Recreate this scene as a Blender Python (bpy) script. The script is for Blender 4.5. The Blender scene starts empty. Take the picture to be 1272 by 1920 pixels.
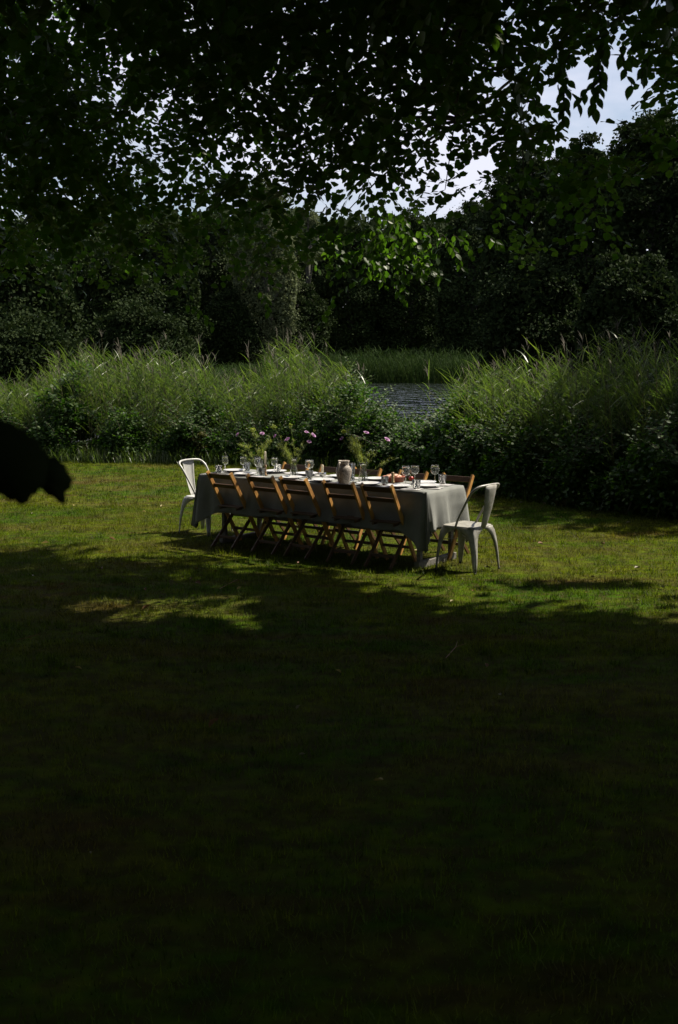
import bpy, bmesh, math, random
import numpy as np
from mathutils import Vector, Matrix
random.seed(7)
rng = np.random.default_rng(11)
S = bpy.context.scene
COL = S.collection

# ------------------------------------------------------------ camera
CAM_H, FPX, PITCH = 2.12, 2200.0, math.atan(302 / 2200)
cam_d = bpy.data.cameras.new('camera')
cam = bpy.data.objects.new('camera', cam_d)
COL.objects.link(cam)
cam.location = (0, 0, CAM_H)
cam.rotation_euler = (math.pi / 2 - PITCH, 0, 0)
cam_d.sensor_fit = 'VERTICAL'
cam_d.sensor_height = 36
cam_d.lens = 36 * FPX / 1920
cam_d.clip_start = 0.05
cam_d.clip_end = 3000
cam_d.dof.use_dof = True
cam_d.dof.focus_distance = 12.2
cam_d.dof.aperture_fstop = 9
S.camera = cam
# ------------------------------------------------------------ sky and sun
SUN_EL = 53.0
SUN_AZ = math.atan2(0.89, 0.456)                      # clockwise from +Y
ce, se = math.cos(math.radians(SUN_EL)), math.sin(math.radians(SUN_EL))
SUN_VEC = Vector((math.sin(SUN_AZ) * ce, math.cos(SUN_AZ) * ce, se))
W = bpy.data.worlds.new('World')
S.world = W
W.use_nodes = True
nt = W.node_tree
nt.nodes.clear()
out = nt.nodes.new('ShaderNodeOutputWorld')
bg = nt.nodes.new('ShaderNodeBackground')
bg.inputs['Strength'].default_value = 0.05
sky = nt.nodes.new('ShaderNodeTexSky')
sky.sky_type = 'NISHITA'
sky.sun_disc = False
sky.sun_elevation = math.radians(SUN_EL)
sky.sun_rotation = SUN_AZ
sky.ozone_density = 1.6
tc = nt.nodes.new('ShaderNodeTexCoord')
mp = nt.nodes.new('ShaderNodeMapping')
mp.inputs['Scale'].default_value = (1.0, 1.0, 2.6)
nz = nt.nodes.new('ShaderNodeTexNoise')
nz.inputs['Scale'].default_value = 3.2
nz.inputs['Detail'].default_value = 6
nz.inputs['Roughness'].default_value = 0.55
cr = nt.nodes.new('ShaderNodeMapRange')
cr.inputs['From Min'].default_value = 0.36
cr.inputs['From Max'].default_value = 0.56
cr.inputs['To Max'].default_value = 0.92
mx = nt.nodes.new('ShaderNodeMixRGB')
mx.inputs['Color2'].default_value = (8.5, 8.6, 9.9, 1)
nt.links.new(tc.outputs['Generated'], mp.inputs['Vector'])
nt.links.new(mp.outputs[0], nz.inputs['Vector'])
nt.links.new(nz.outputs['Fac'], cr.inputs['Value'])
nt.links.new(cr.outputs[0], mx.inputs['Fac'])
nt.links.new(sky.outputs[0], mx.inputs['Color1'])
nt.links.new(mx.outputs[0], bg.inputs['Color'])
nt.links.new(bg.outputs[0], out.inputs['Surface'])
sun_d = bpy.data.lights.new('sun', 'SUN')
sun_d.energy = 4.8
sun_d.angle = math.radians(0.53)
sun_d.color = (1.0, 0.92, 0.75)
sun = bpy.data.objects.new('sun', sun_d)
COL.objects.link(sun)
sun.location = (20, 15, 40)
sun.rotation_euler = SUN_VEC.to_track_quat('Z', 'Y').to_euler()
S.view_settings.view_transform = 'Standard'
S.view_settings.look = 'None'
S.view_settings.gamma = 1
S.view_settings.use_curve_mapping = False
S.view_settings.exposure = 1.1
S.cycles.max_bounces = 10
S.cycles.transparent_max_bounces = 8
S.cycles.transmission_bounces = 8

# ------------------------------------------------------------ helpers: placing
def at(px, py, z):
    """point of the place seen at that spot of the photograph, at height z"""
    v = Vector(((px - 636) / FPX, (960 - py) / FPX, -1.0))
    d = cam.rotation_euler.to_matrix() @ v
    t = (z - CAM_H) / d.z
    return Vector((0, 0, CAM_H)) + d * t

def on(px, py, y):
    v = Vector(((px - 636) / FPX, (960 - py) / FPX, -1.0))
    d = cam.rotation_euler.to_matrix() @ v
    return Vector((0, 0, CAM_H)) + d * (y / d.y)

# ------------------------------------------------------------ helpers: materials
def mat(name, col, rough=0.6, metal=0.0, trans=0.0, var=0.0, tcol=None, nscale=None, ncol=None, bump=0.0, bscale=40,
        ior=None, isl=0.0, coord='Object', nstretch=(1, 1, 1), spec=None, nlo=0.4, nhi=0.6):
    m = bpy.data.materials.new(name)
    m.use_nodes = True
    t = m.node_tree
    b = t.nodes['Principled BSDF']
    o = t.nodes['Material Output']
    b.inputs['Roughness'].default_value = rough
    b.inputs['Metallic'].default_value = metal
    if spec is not None:
        b.inputs['Specular IOR Level'].default_value = spec
    if ior:
        b.inputs['IOR'].default_value = ior
    src = t.nodes.new('ShaderNodeRGB')
    src.outputs[0].default_value = (*col, 1)
    sock = src.outputs[0]
    if nscale or bump:
        co = t.nodes.new('ShaderNodeTexCoord')
        ma = t.nodes.new('ShaderNodeMapping')
        ma.inputs['Scale'].default_value = nstretch
        t.links.new(co.outputs[coord], ma.inputs['Vector'])
    if nscale:
        n = t.nodes.new('ShaderNodeTexNoise')
        n.inputs['Scale'].default_value = nscale
        n.inputs['Detail'].default_value = 5
        t.links.new(ma.outputs[0], n.inputs['Vector'])
        r = t.nodes.new('ShaderNodeMapRange')
        r.inputs['From Min'].default_value = nlo
        r.inputs['From Max'].default_value = nhi
        t.links.new(n.outputs['Fac'], r.inputs['Value'])
        k = t.nodes.new('ShaderNodeMixRGB')
        k.inputs['Color2'].default_value = (*ncol, 1)
        t.links.new(r.outputs[0], k.inputs['Fac'])
        t.links.new(sock, k.inputs['Color1'])
        sock = k.outputs[0]
    if isl:
        g = t.nodes.new('ShaderNodeNewGeometry')
        r2 = t.nodes.new('ShaderNodeMapRange')
        r2.inputs['To Min'].default_value = 1 - isl
        r2.inputs['To Max'].default_value = 1 + isl
        t.links.new(g.outputs['Random Per Island'], r2.inputs['Value'])
        h = t.nodes.new('ShaderNodeHueSaturation')
        t.links.new(r2.outputs[0], h.inputs['Value'])
        r3 = t.nodes.new('ShaderNodeMapRange')
        r3.inputs['To Min'].default_value = 0.5 + isl * 0.055
        r3.inputs['To Max'].default_value = 0.5 - isl * 0.055
        t.links.new(g.outputs['Random Per Island'], r3.inputs['Value'])
        t.links.new(r3.outputs[0], h.inputs['Hue'])
        t.links.new(sock, h.inputs['Color'])
        sock = h.outputs[0]
    t.links.new(sock, b.inputs['Base Color'])
    if bump:
        n2 = t.nodes.new('ShaderNodeTexNoise')
        n2.inputs['Scale'].default_value = bscale
        n2.inputs['Detail'].default_value = 4
        t.links.new(ma.outputs[0], n2.inputs['Vector'])
        bp = t.nodes.new('ShaderNodeBump')
        bp.inputs['Strength'].default_value = bump
        bp.inputs['Distance'].default_value = 0.01
        t.links.new(n2.outputs['Fac'], bp.inputs['Height'])
        t.links.new(bp.outputs[0], b.inputs['Normal'])
    if trans:
        tr = t.nodes.new('ShaderNodeBsdfTranslucent')
        ms = t.nodes.new('ShaderNodeMixShader')
        ms.inputs[0].default_value = trans
        if tcol:
            mu = t.nodes.new('ShaderNodeMixRGB')
            mu.blend_type = 'MULTIPLY'
            mu.inputs['Fac'].default_value = 1
            mu.inputs['Color2'].default_value = (*tcol, 1)
            t.links.new(sock, mu.inputs['Color1'])
            t.links.new(mu.outputs[0], tr.inputs['Color'])
        else:
            t.links.new(sock, tr.inputs['Color'])
        t.links.new(b.outputs[0], ms.inputs[1])
        t.links.new(tr.outputs[0], ms.inputs[2])
        t.links.new(ms.outputs[0], o.inputs['Surface'])
    return m

def glass_mat(name, col=(1, 1, 1), rough=0.0):
    m = bpy.data.materials.new(name)
    m.use_nodes = True
    b = m.node_tree.nodes['Principled BSDF']
    b.inputs['Base Color'].default_value = (*col, 1)
    b.inputs['Transmission Weight'].default_value = 0.965
    b.inputs['Roughness'].default_value = rough
    b.inputs['IOR'].default_value = 1.33
    return m

M = {}
M['beech'] = mat('beech_leaf', (0.0288, 0.0600, 0.0080), 0.45, trans=0.5, tcol=(2.2, 2.5, 1.0), isl=0.25, spec=.3)
M['reed'] = mat('reed_leaf', (0.068, 0.098, 0.028), 0.40, trans=0.4, tcol=(1.5, 1.8, 0.7), isl=0.45, spec=.5)
M['reedstem'] = mat('reed_stem', (0.0650, 0.0650, 0.0200), 0.5, isl=0.3)
M['plume'] = mat('reed_plume', (0.048, 0.042, 0.028), 0.9, isl=0.3)
M['farreed'] = mat('far_reed', (0.017, 0.034, 0.007), 0.85, trans=0.35, isl=0.35, spec=.08)
M['bush'] = mat('bush_leaf', (0.026, 0.060, 0.007), 0.6, trans=0.35, tcol=(2.0, 2.3, 1.0), isl=0.45, spec=.25)
M['vine'] = mat('yellow_vine', (0.0850, 0.0850, 0.0150), 0.5, trans=0.35, isl=0.3)
M['tree'] = mat('tree_leaf', (0.0144, 0.0256, 0.0064), 0.85, trans=0.2, isl=0.4, spec=.1)
M['willow'] = mat('willow_leaf', (0.080, 0.100, 0.045), 0.7, trans=0.35, isl=0.3, spec=.15)
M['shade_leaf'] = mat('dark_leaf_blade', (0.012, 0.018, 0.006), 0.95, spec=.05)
M['bark'] = mat('bark', (0.0600, 0.0570, 0.0480), 0.9, nscale=8, ncol=(0.0270, 0.0240, 0.0180), bump=0.6, bscale=18)
M['twig'] = mat('twig', (0.07, 0.055, 0.04), 0.8)
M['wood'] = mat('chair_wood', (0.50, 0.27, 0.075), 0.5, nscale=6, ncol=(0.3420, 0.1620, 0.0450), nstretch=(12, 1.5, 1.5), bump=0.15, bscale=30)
M['wood_shaded'] = mat('chair_wood_shaded', (0.095, 0.045, 0.016), 0.5, nscale=6, ncol=(0.06, 0.03, 0.012), nstretch=(1, 12, 12), bump=0.15, bscale=30)  # same chair wood, darkened in colour to stand for shade on rails and legs
M['grey_wood'] = mat('weathered_wood', (0.1800, 0.1680, 0.1500), 0.8, nscale=6, ncol=(0.1020, 0.0930, 0.0780), nstretch=(1, 14, 14), bump=0.4, bscale=25)
M['white'] = mat('white_paint_metal', (0.4000, 0.4000, 0.4000), 0.35, nscale=14, ncol=(0.3500, 0.3500, 0.3450))
M['grey_metal'] = mat('worn_pale_metal', (0.2880, 0.2784, 0.2592), 0.42, nscale=18, ncol=(0.2016, 0.1920, 0.1728), bump=0.05)
M['rubber'] = mat('rubber', (0.02, 0.02, 0.02), 0.8)
M['linen'] = mat('grey_linen', (0.185, 0.19, 0.182), 0.9, nscale=5, ncol=(0.155, 0.16, 0.155), bump=0.35, bscale=160, trans=0.04)
M['napkin'] = mat('napkin_linen', (0.3100, 0.3000, 0.3100), 0.9, bump=0.3, bscale=120)
M['plate'] = mat('plate_glaze', (0.50, 0.49, 0.50), 0.18, nscale=4, ncol=(0.3600, 0.3550, 0.3600))
M['glass'] = glass_mat('clear_glass', (.92, .93, .92))
M['steel'] = mat('polished_steel', (0.75, 0.74, 0.73), 0.12, metal=1.0)
M['wax'] = mat('candle_wax', (0.70, 0.66, 0.56), 0.4, trans=0.45)
M['brass'] = mat('wooden_holder', (0.2720, 0.1600, 0.0640), 0.45, nscale=30, ncol=(0.1760, 0.0960, 0.0400))
M['mill'] = mat('pale_wood', (0.3480, 0.2520, 0.1320), 0.5, nscale=20, ncol=(0.2760, 0.1860, 0.0900))
M['wick'] = mat('wick', (0.02, 0.02, 0.02), 0.9)
M['stone'] = mat('speckled_stoneware', (0.36, 0.31, 0.27), 0.55, nscale=70, ncol=(0.1020, 0.0780, 0.0660), bump=0.5, bscale=60, nlo=0.52, nhi=0.66)
M['terra'] = mat('terracotta', (0.3150, 0.0750, 0.0338), 0.5, nscale=12, ncol=(0.2250, 0.0525, 0.0225))
M['fruit'] = mat('pale_fruit', (0.4216, 0.2604, 0.1612), 0.5, nscale=9, ncol=(0.3844, 0.1364, 0.0868))
M['redfruit'] = mat('red_fruit', (0.3600, 0.0240, 0.0160), 0.3)
M['petal'] = mat('lilac_petal', (0.50, 0.30, 0.50), 0.6, trans=0.4, tcol=(1.3, 1.1, 1.3), isl=0.2)
M['heart'] = mat('flower_heart', (0.2450, 0.1540, 0.2450), 0.8)
M['stem'] = mat('flower_stem', (0.12, 0.17, 0.03), 0.5, trans=0.2)
M['dill'] = mat('feathery_green', (0.19, 0.235, 0.035), 0.5, trans=0.4, tcol=(1.5, 1.5, 1.0), isl=0.3)
M['dry1'] = mat('dry_leaf_brown', (0.1320, 0.0540, 0.0180), 0.7)
M['dry2'] = mat('dry_leaf_yellow', (0.2520, 0.1980, 0.0540), 0.6, trans=0.2)
M['dry3'] = mat('dry_leaf_pale', (0.15, 0.13, 0.09), 0.7)

# ------------------------------------------------------------ helpers: meshes
class MB:
    def __init__(s):
        s.v, s.f = [], []
    def add(s, vs, fs):
        k = len(s.v)
        s.v += [tuple(x) for x in vs]
        s.f += [tuple(i + k for i in f) for f in fs]
        return s
    def box(s, c, d, rot=None, bev=0.0):
        hx, hy, hz = d[0] / 2, d[1] / 2, d[2] / 2
        if bev <= 0:
            vs = [(x, y, z) for x in (-hx, hx) for y in (-hy, hy) for z in (-hz, hz)]
            fs = [(0, 1, 3, 2), (4, 6, 7, 5), (0, 4, 5, 1), (2, 3, 7, 6), (0, 2, 6, 4), (1, 5, 7, 3)]
        else:                                        # chamfered along the long axis
            ax = max(range(3), key=lambda i: d[i])
            a, b = [i for i in range(3) if i != ax]
            ha, hb, hl = d[a] / 2, d[b] / 2, d[ax] / 2
            ring = [(ha - bev, -hb), (ha, -hb + bev), (ha, hb - bev), (ha - bev, hb), (-ha + bev, hb), (-ha, hb - bev), (-ha, -hb + bev), (-ha + bev, -hb)]
            vs = []
            for l in (-hl, hl):
                for p, q in ring:
                    w = [0, 0, 0]; w[ax] = l; w[a] = p; w[b] = q
                    vs.append(tuple(w))
            fs = [(i, (i + 1) % 8, 8 + (i + 1) % 8, 8 + i) for i in range(8)] + [tuple(range(7, -1, -1)), tuple(range(8, 16))]
        c = Vector(c)
        R = rot if rot is not None else Matrix.Identity(3)
        return s.add([c + R @ Vector(v) for v in vs], fs)
    def bar(s, a, b, w, h, up=(0, 0, 1), bev=0.003):
        a, b = Vector(a), Vector(b)
        z = (b - a)
        L = z.length
        z.normalize()
        x = Vector(up).cross(z)
        if x.length < 1e-4:
            x = Vector((1, 0, 0))
        x.normalize()
        y = z.cross(x)
        R = Matrix((x, y, z)).transposed()
        return s.box((a + b) / 2, (w, h, L), R, bev)
    def tube(s, pts, rad, n=8, cap=True):
        pts = [Vector(p) for p in pts]
        rs = rad if isinstance(rad, (list, tuple)) else [rad] * len(pts)
        vs, fs = [], []
        prev = None
        for i, p in enumerate(pts):
            t = (pts[min(i + 1, len(pts) - 1)] - pts[max(i - 1, 0)]).normalized()
            if prev is None:
                x = t.orthogonal().normalized()
            else:
                x = (prev - t * prev.dot(t))
                x = x.normalized() if x.length > 1e-6 else t.orthogonal().normalized()
            prev = x
            y = t.cross(x)
            for k in range(n):
                a = 2 * math.pi * k / n
                vs.append(p + (x * math.cos(a) + y * math.sin(a)) * rs[i])
        for i in range(len(pts) - 1):
            for k in range(n):
                fs.append((i * n + k, i * n + (k + 1) % n, (i + 1) * n + (k + 1) % n, (i + 1) * n + k))
        if cap:
            fs.append(tuple(range(n - 1, -1, -1)))
            fs.append(tuple((len(pts) - 1) * n + k for k in range(n)))
        return s.add(vs, fs)
    def lathe(s, prof, n=28, c=(0, 0, 0), close=False):
        c = Vector(c)
        vs, fs = [], []
        for r, z in prof:
            for k in range(n):
                a = 2 * math.pi * k / n
                vs.append(c + Vector((max(r, 1e-5) * math.cos(a), max(r, 1e-5) * math.sin(a), z)))
        m = len(prof)
        for i in range(m - 1 + (1 if close else 0)):
            j = (i + 1) % m
            for k in range(n):
                fs.append((i * n + k, i * n + (k + 1) % n, j * n + (k + 1) % n, j * n + k))
        return s.add(vs, fs)
    def build(s, name, m, parent=None, smooth=False, solid=0.0, sub=0):
        me = bpy.data.meshes.new(name)
        me.from_pydata(s.v, [], s.f)
        me.validate()
        bm_ = bmesh.new(); bm_.from_mesh(me); bmesh.ops.recalc_face_normals(bm_, faces=bm_.faces); bm_.to_mesh(me); bm_.free()
        me.materials.append(m)
        if smooth:
            me.shade_smooth() if hasattr(me, 'shade_smooth') else None
            for p in me.polygons:
                p.use_smooth = True
        o = bpy.data.objects.new(name, me)
        COL.objects.link(o)
        if parent:
            o.parent = parent
        if solid:
            k = o.modifiers.new('thickness', 'SOLIDIFY'); k.thickness = solid; k.offset = 0
        if sub:
            k = o.modifiers.new('smooth', 'SUBSURF'); k.levels = k.render_levels = sub
        return o

def np_mesh(name, batches, m, parent=None, smooth=False):
    """batches: list of (verts (n,3), faces (k,3 or 4))"""
    nv = 0
    V, L, ST, TOT = [], [], [], []
    ls = 0
    for v, f in batches:
        v = np.asarray(v, dtype=np.float32).reshape(-1, 3)
        f = np.asarray(f, dtype=np.int32)
        V.append(v)
        L.append((f + nv).ravel())
        k = f.shape[1]
        ST.append(ls + np.arange(f.shape[0], dtype=np.int32) * k)
        TOT.append(np.full(f.shape[0], k, dtype=np.int32))
        ls += f.size
        nv += len(v)
    V = np.concatenate(V); L = np.concatenate(L); ST = np.concatenate(ST); TOT = np.concatenate(TOT)
    me = bpy.data.meshes.new(name)
    me.vertices.add(len(V)); me.vertices.foreach_set('co', V.ravel())
    me.loops.add(len(L)); me.loops.foreach_set('vertex_index', L.astype(np.int32))
    me.polygons.add(len(ST)); me.polygons.foreach_set('loop_start', ST.astype(np.int32)); me.polygons.foreach_set('loop_total', TOT)
    if smooth:
        me.polygons.foreach_set('use_smooth', np.ones(len(ST), dtype=bool))
    me.update(calc_edges=True)
    me.materials.append(m)
    o = bpy.data.objects.new(name, me)
    COL.objects.link(o)
    if parent:
        o.parent = parent
    return o

def norm(a):
    return a / np.maximum(np.linalg.norm(a, axis=-1, keepdims=True), 1e-9)

LEAF6 = (np.array([(0, 0, 0), (-.46, .36, .07), (-.36, .72, .06), (0, 1, -.04), (.36, .72, .06), (.46, .36, .07)]), np.array([(0, 3, 2, 1), (0, 5, 4, 3)]))
DIAM = (np.array([(0, 0, 0), (-.5, .5, .05), (0, 1, 0), (.5, .5, .05)]), np.array([(0, 1, 2, 3)]))

def leaves(P, D, N, L, wr=0.55, tpl=LEAF6):
    n = len(P)
    D = norm(D)
    Sd = norm(np.cross(D, N))
    N2 = np.cross(Sd, D)
    L = np.asarray(L).reshape(-1, 1, 1) * np.ones((n, 1, 1))
    T, F = tpl
    V = P[:, None, :] + D[:, None, :] * T[None, :, 1:2] * L + Sd[:, None, :] * T[None, :, 0:1] * L * wr * 1.6 + N2[:, None, :] * T[None, :, 2:3] * L
    k = len(T)
    FF = (F[None] + (np.arange(n) * k)[:, None, None]).reshape(-1, F.shape[1])
    return V.reshape(-1, 3), FF

def rand_dir(n):
    return norm(rng.normal(size=(n, 3)))

def ribbons(P, az, L, w, a0, a1, nseg=3, twist=0.0, wtip=0.08):
    """strips that start at P, lean away from the vertical by a0 and end leaning by a1, heading az"""
    n = len(P)
    h = np.stack([np.cos(az), np.sin(az), np.zeros(n)], 1)
    sd = np.stack([-np.sin(az + twist), np.cos(az + twist), np.zeros(n)], 1)
    up = np.array([0, 0, 1.0])
    pts = [P]
    for i in range(nseg):
        a = a0 + (a1 - a0) * (i + .5) / nseg
        pts.append(pts[-1] + (h * np.sin(a)[:, None] + up * np.cos(a)[:, None]) * (L / nseg)[:, None])
    V = []
    for i, p in enumerate(pts):
        t = i / nseg
        ww = w * (wtip + (1 - wtip) * (1 - t) ** 0.8) * (0.55 + 0.45 * min(1, t * 4 + .2)) / 2
        V.append(p - sd * ww[:, None]); V.append(p + sd * ww[:, None])
    V = np.stack(V, 1)
    k = 2 * (nseg + 1)
    F = np.array([(2 * i, 2 * i + 1, 2 * i + 3, 2 * i + 2) for i in range(nseg)])
    return V.reshape(-1, 3), (F[None] + (np.arange(n) * k)[:, None, None]).reshape(-1, 4)

def tag(o, label=None, cat=None, group=None, kind=None):
    if label: o['label'] = label
    if cat: o['category'] = cat
    if group: o['group'] = group
    if kind: o['kind'] = kind
    return o

def empty(name, loc=(0, 0, 0), rz=0.0):
    o = bpy.data.objects.new(name, None)
    o.empty_display_size = 0.1
    COL.objects.link(o)
    o.location = loc
    o.rotation_euler = (0, 0, rz)
    return o

def dup(root, loc, rz=0.0, label=None, scale=1.0):
    r = root.copy(); COL.objects.link(r)
    r.location = loc; r.rotation_euler = (0, 0, rz); r.scale = (scale,) * 3
    if label: r['label'] = label
    for ch in list(root.children):
        c = ch.copy(); COL.objects.link(c); c.parent = r
        for g in list(ch.children):
            d = g.copy(); COL.objects.link(d); d.parent = c
    return r

def vnoise(x, y, s, seed=0):
    """smooth value noise 0..1 on numpy arrays"""
    x = np.asarray(x) / s + 100 + seed * 17.3; y = np.asarray(y) / s + 100 + seed * 9.1
    xi, yi = np.floor(x).astype(np.int64), np.floor(y).astype(np.int64)
    fx, fy = x - xi, y - yi
    fx = fx * fx * (3 - 2 * fx); fy = fy * fy * (3 - 2 * fy)
    def hsh(a, b):
        return np.modf(np.abs(np.sin(a * 127.1 + b * 311.7 + seed * 3.7) * 43758.5453))[0]
    return (hsh(xi, yi) * (1 - fx) + hsh(xi + 1, yi) * fx) * (1 - fy) + (hsh(xi, yi + 1) * (1 - fx) + hsh(xi + 1, yi + 1) * fx) * fy

# ------------------------------------------------------------ ground and water
EDGE_X = np.array([-60, -14, -6.7, -3.5, 0, 1.4, 2.47, 4.4, 8, 13, 60.0])
EDGE_Y = np.array([30, 24, 23, 22.6, 21.4, 19.8, 17.2, 15.2, 12.8, 10.5, 2.0])
def edge(x):
    return np.interp(x, EDGE_X, EDGE_Y)
BANK0 = 96.0
gx = np.unique(np.concatenate([np.linspace(-14, 14, 141), np.linspace(-60, 60, 61), np.linspace(-900, 900, 37)]))
gy = np.unique(np.concatenate([np.linspace(2, 30, 141), np.linspace(-60, 160, 90), np.linspace(160, 1500, 20)]))
GX, GY = np.meshgrid(gx, gy)
e = edge(GX)
d = GY - e - 2.6
far = GY - (BANK0 + 6 * (vnoise(GX, GX * 0, 14) - .5))
GZ = np.where(d > 0, -np.minimum(1.4, d * 0.55), 0.0)
GZ = np.where(far > 0, np.minimum(-0.2, -1.4 + far * 0.6), GZ)
GZ = GZ + (vnoise(GX, GY, .9, 3) - .5) * .035 * (d < 0) + (vnoise(GX, GY, 3.5, 5) - .5) * .05 * (d < 0)
n1, n2 = GX.shape
idx = np.arange(n1 * n2).reshape(n1, n2)
F = np.stack([idx[:-1, :-1], idx[:-1, 1:], idx[1:, 1:], idx[1:, :-1]], -1).reshape(-1, 4)
def gz(x, y):
    return (vnoise(x, y, .9, 3) - .5) * .035 + (vnoise(x, y, 3.5, 5) - .5) * .05

def lawn_mat(name, blade):
    m = bpy.data.materials.new(name)
    m.use_nodes = True
    t = m.node_tree
    b = t.nodes['Principled BSDF']
    g = t.nodes.new('ShaderNodeNewGeometry')
    def noise(scale, stretch, detail=4):
        ma = t.nodes.new('ShaderNodeMapping')
        ma.inputs['Scale'].default_value = stretch
        ma.inputs['Rotation'].default_value = (0, 0, math.radians(12))
        n = t.nodes.new('ShaderNodeTexNoise')
        n.inputs['Scale'].default_value = scale
        n.inputs['Detail'].default_value = detail
        t.links.new(g.outputs['Position'], ma.inputs['Vector'])
        t.links.new(ma.outputs[0], n.inputs['Vector'])
        return n.outputs['Fac']
    def ramp(sock, lo, hi, tmax=1.0):
        r = t.nodes.new('ShaderNodeMapRange')
        r.inputs['From Min'].default_value = lo; r.inputs['From Max'].default_value = hi; r.inputs['To Max'].default_value = tmax
        t.links.new(sock, r.inputs['Value'])
        return r.outputs[0]
    def mix(fac, a, c):
        k = t.nodes.new('ShaderNodeMixRGB')
        t.links.new(fac, k.inputs['Fac'])
        if isinstance(a, tuple): k.inputs['Color1'].default_value = (*a, 1)
        else: t.links.new(a, k.inputs['Color1'])
        if isinstance(c, tuple): k.inputs['Color2'].default_value = (*c, 1)
        else: t.links.new(c, k.inputs['Color2'])
        return k.outputs[0]
    c = mix(ramp(noise(0.55, (1, 1, 1)), .36, .64), (0.0310, 0.0680, 0.0016), (0.0670, 0.0820, 0.0024))
    c = mix(ramp(noise(5.0, (0.8, 1.5, 1)), .46, .70, .75), c, (0.0100, 0.0260, 0.0020))
    c = mix(ramp(noise(3.1, (0.7, 1.4, 1)), .54, .74, .8), c, (0.0850, 0.0940, 0.0060))
    c = mix(ramp(noise(0.9, (0.45, 1.6, 1)), .50, .72, .85), c, (0.0705, 0.0611, 0.0141))
    c = mix(ramp(noise(1.5, (0.45, 1.8, 1), 6), .55, .70, .85), c, (0.0564, 0.0352, 0.0118))
    if not blade:
        c = mix(ramp(noise(9, (1, 1, 1)), .40, .60, .75), c, (0.0329, 0.0258, 0.0085))
    else:
        h = t.nodes.new('ShaderNodeHueSaturation')
        r = t.nodes.new('ShaderNodeMapRange')
        r.inputs['To Min'].default_value = 0.45; r.inputs['To Max'].default_value = 1.65
        t.links.new(g.outputs['Random Per Island'], r.inputs['Value'])
        t.links.new(r.outputs[0], h.inputs['Value'])
        t.links.new(c, h.inputs['Color'])
        c = h.outputs[0]
    t.links.new(c, b.inputs['Base Color'])
    b.inputs['Roughness'].default_value = 0.6 if blade else 0.95
    b.inputs['Specular IOR Level'].default_value = 0.12 if blade else 0.03
    if blade:
        tr = t.nodes.new('ShaderNodeBsdfTranslucent')
        ms = t.nodes.new('ShaderNodeMixShader')
        ms.inputs[0].default_value = 0.4
        mu = t.nodes.new('ShaderNodeMixRGB'); mu.blend_type = 'MULTIPLY'; mu.inputs['Fac'].default_value = 1
        mu.inputs['Color2'].default_value = (1.7, 1.7, 1.0, 1)
        t.links.new(c, mu.inputs['Color1'])
        t.links.new(mu.outputs[0], tr.inputs['Color'])
        t.links.new(b.outputs[0], ms.inputs[1]); t.links.new(tr.outputs[0], ms.inputs[2])
        t.links.new(ms.outputs[0], t.nodes['Material Output'].inputs['Surface'])
    return m

ground = np_mesh('lawn', [(np.stack([GX, GY, GZ], -1).reshape(-1, 3), F)], lawn_mat('lawn_soil', False), smooth=True)
tag(ground, 'mown lawn that falls to the pond bank and goes on beyond the water', kind='structure')

wm = bpy.data.materials.new('pond_water')
wm.use_nodes = True
t = wm.node_tree
b = t.nodes['Principled BSDF']
b.inputs['Base Color'].default_value = (0.012, 0.016, 0.012, 1)
b.inputs['Roughness'].default_value = 0.06
b.inputs['IOR'].default_value = 1.33
b.inputs['Specular IOR Level'].default_value = 0.8
tcn = t.nodes.new('ShaderNodeTexCoord'); ma = t.nodes.new('ShaderNodeMapping')
ma.inputs['Scale'].default_value = (0.8, 0.32, 1)
nn = t.nodes.new('ShaderNodeTexNoise'); nn.inputs['Scale'].default_value = 1.6; nn.inputs['Detail'].default_value = 3
bp = t.nodes.new('ShaderNodeBump'); bp.inputs['Strength'].default_value = 1.0; bp.inputs['Distance'].default_value = 0.7
t.links.new(tcn.outputs['Object'], ma.inputs[0]); t.links.new(ma.outputs[0], nn.inputs['Vector'])
t.links.new(nn.outputs['Fac'], bp.inputs['Height']); t.links.new(bp.outputs[0], b.inputs['Normal'])
wx = np.linspace(-160, 160, 2); wy = np.linspace(14, 118, 2)
WX, WY = np.meshgrid(wx, wy)
water = np_mesh('water', [(np.stack([WX, WY, WX * 0 - .45], -1).reshape(-1, 3), np.array([(0, 1, 3, 2)]))], wm)
tag(water, 'rippled dark pond water glinting beyond the reeds', kind='structure')

# ------------------------------------------------------------ grass blades
def grass_batch(n, y0, y1, h0, h1, w, side=0.34, pad=0.5, xr=None):
    yy = np.sqrt(rng.uniform(y0 * y0, y1 * y1, n))
    xx = rng.uniform(-1, 1, n) * (side * yy + pad)
    keep = yy < edge(xx) + .6
    xx, yy = xx[keep], yy[keep]
    k = len(xx)
    hh = rng.uniform(h0, h1, k) * (0.45 + 1.1 * vnoise(xx, yy, .22, 8))
    az = rng.uniform(0, 2 * np.pi, k)
    ln = rng.uniform(0.1, 0.9, k)
    base = np.stack([xx, yy, gz(xx, yy) - .004], 1)
    sd = np.stack([-np.sin(az), np.cos(az), az * 0], 1)
    tip = base + np.stack([np.cos(az) * np.sin(ln), np.sin(az) * np.sin(ln), np.cos(ln)], 1) * hh[:, None]
    V = np.stack([base - sd * w / 2, base + sd * w / 2, tip], 1).reshape(-1, 3)
    return V, np.arange(k * 3).reshape(-1, 3)
gb = [grass_batch(230000, 8, 16, .018, .045, .006), grass_batch(110000, 15.5, 25, .02, .05, .010), grass_batch(60000, 2.8, 8.4, .02, .05, .006)]
k = 2600
ty = np.sqrt(rng.uniform(7.5 ** 2, 22 ** 2, k)); tx = rng.uniform(-1, 1, k) * (.32 * ty + .5)
tx, ty = np.repeat(tx, 22), np.repeat(ty, 22)
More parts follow.
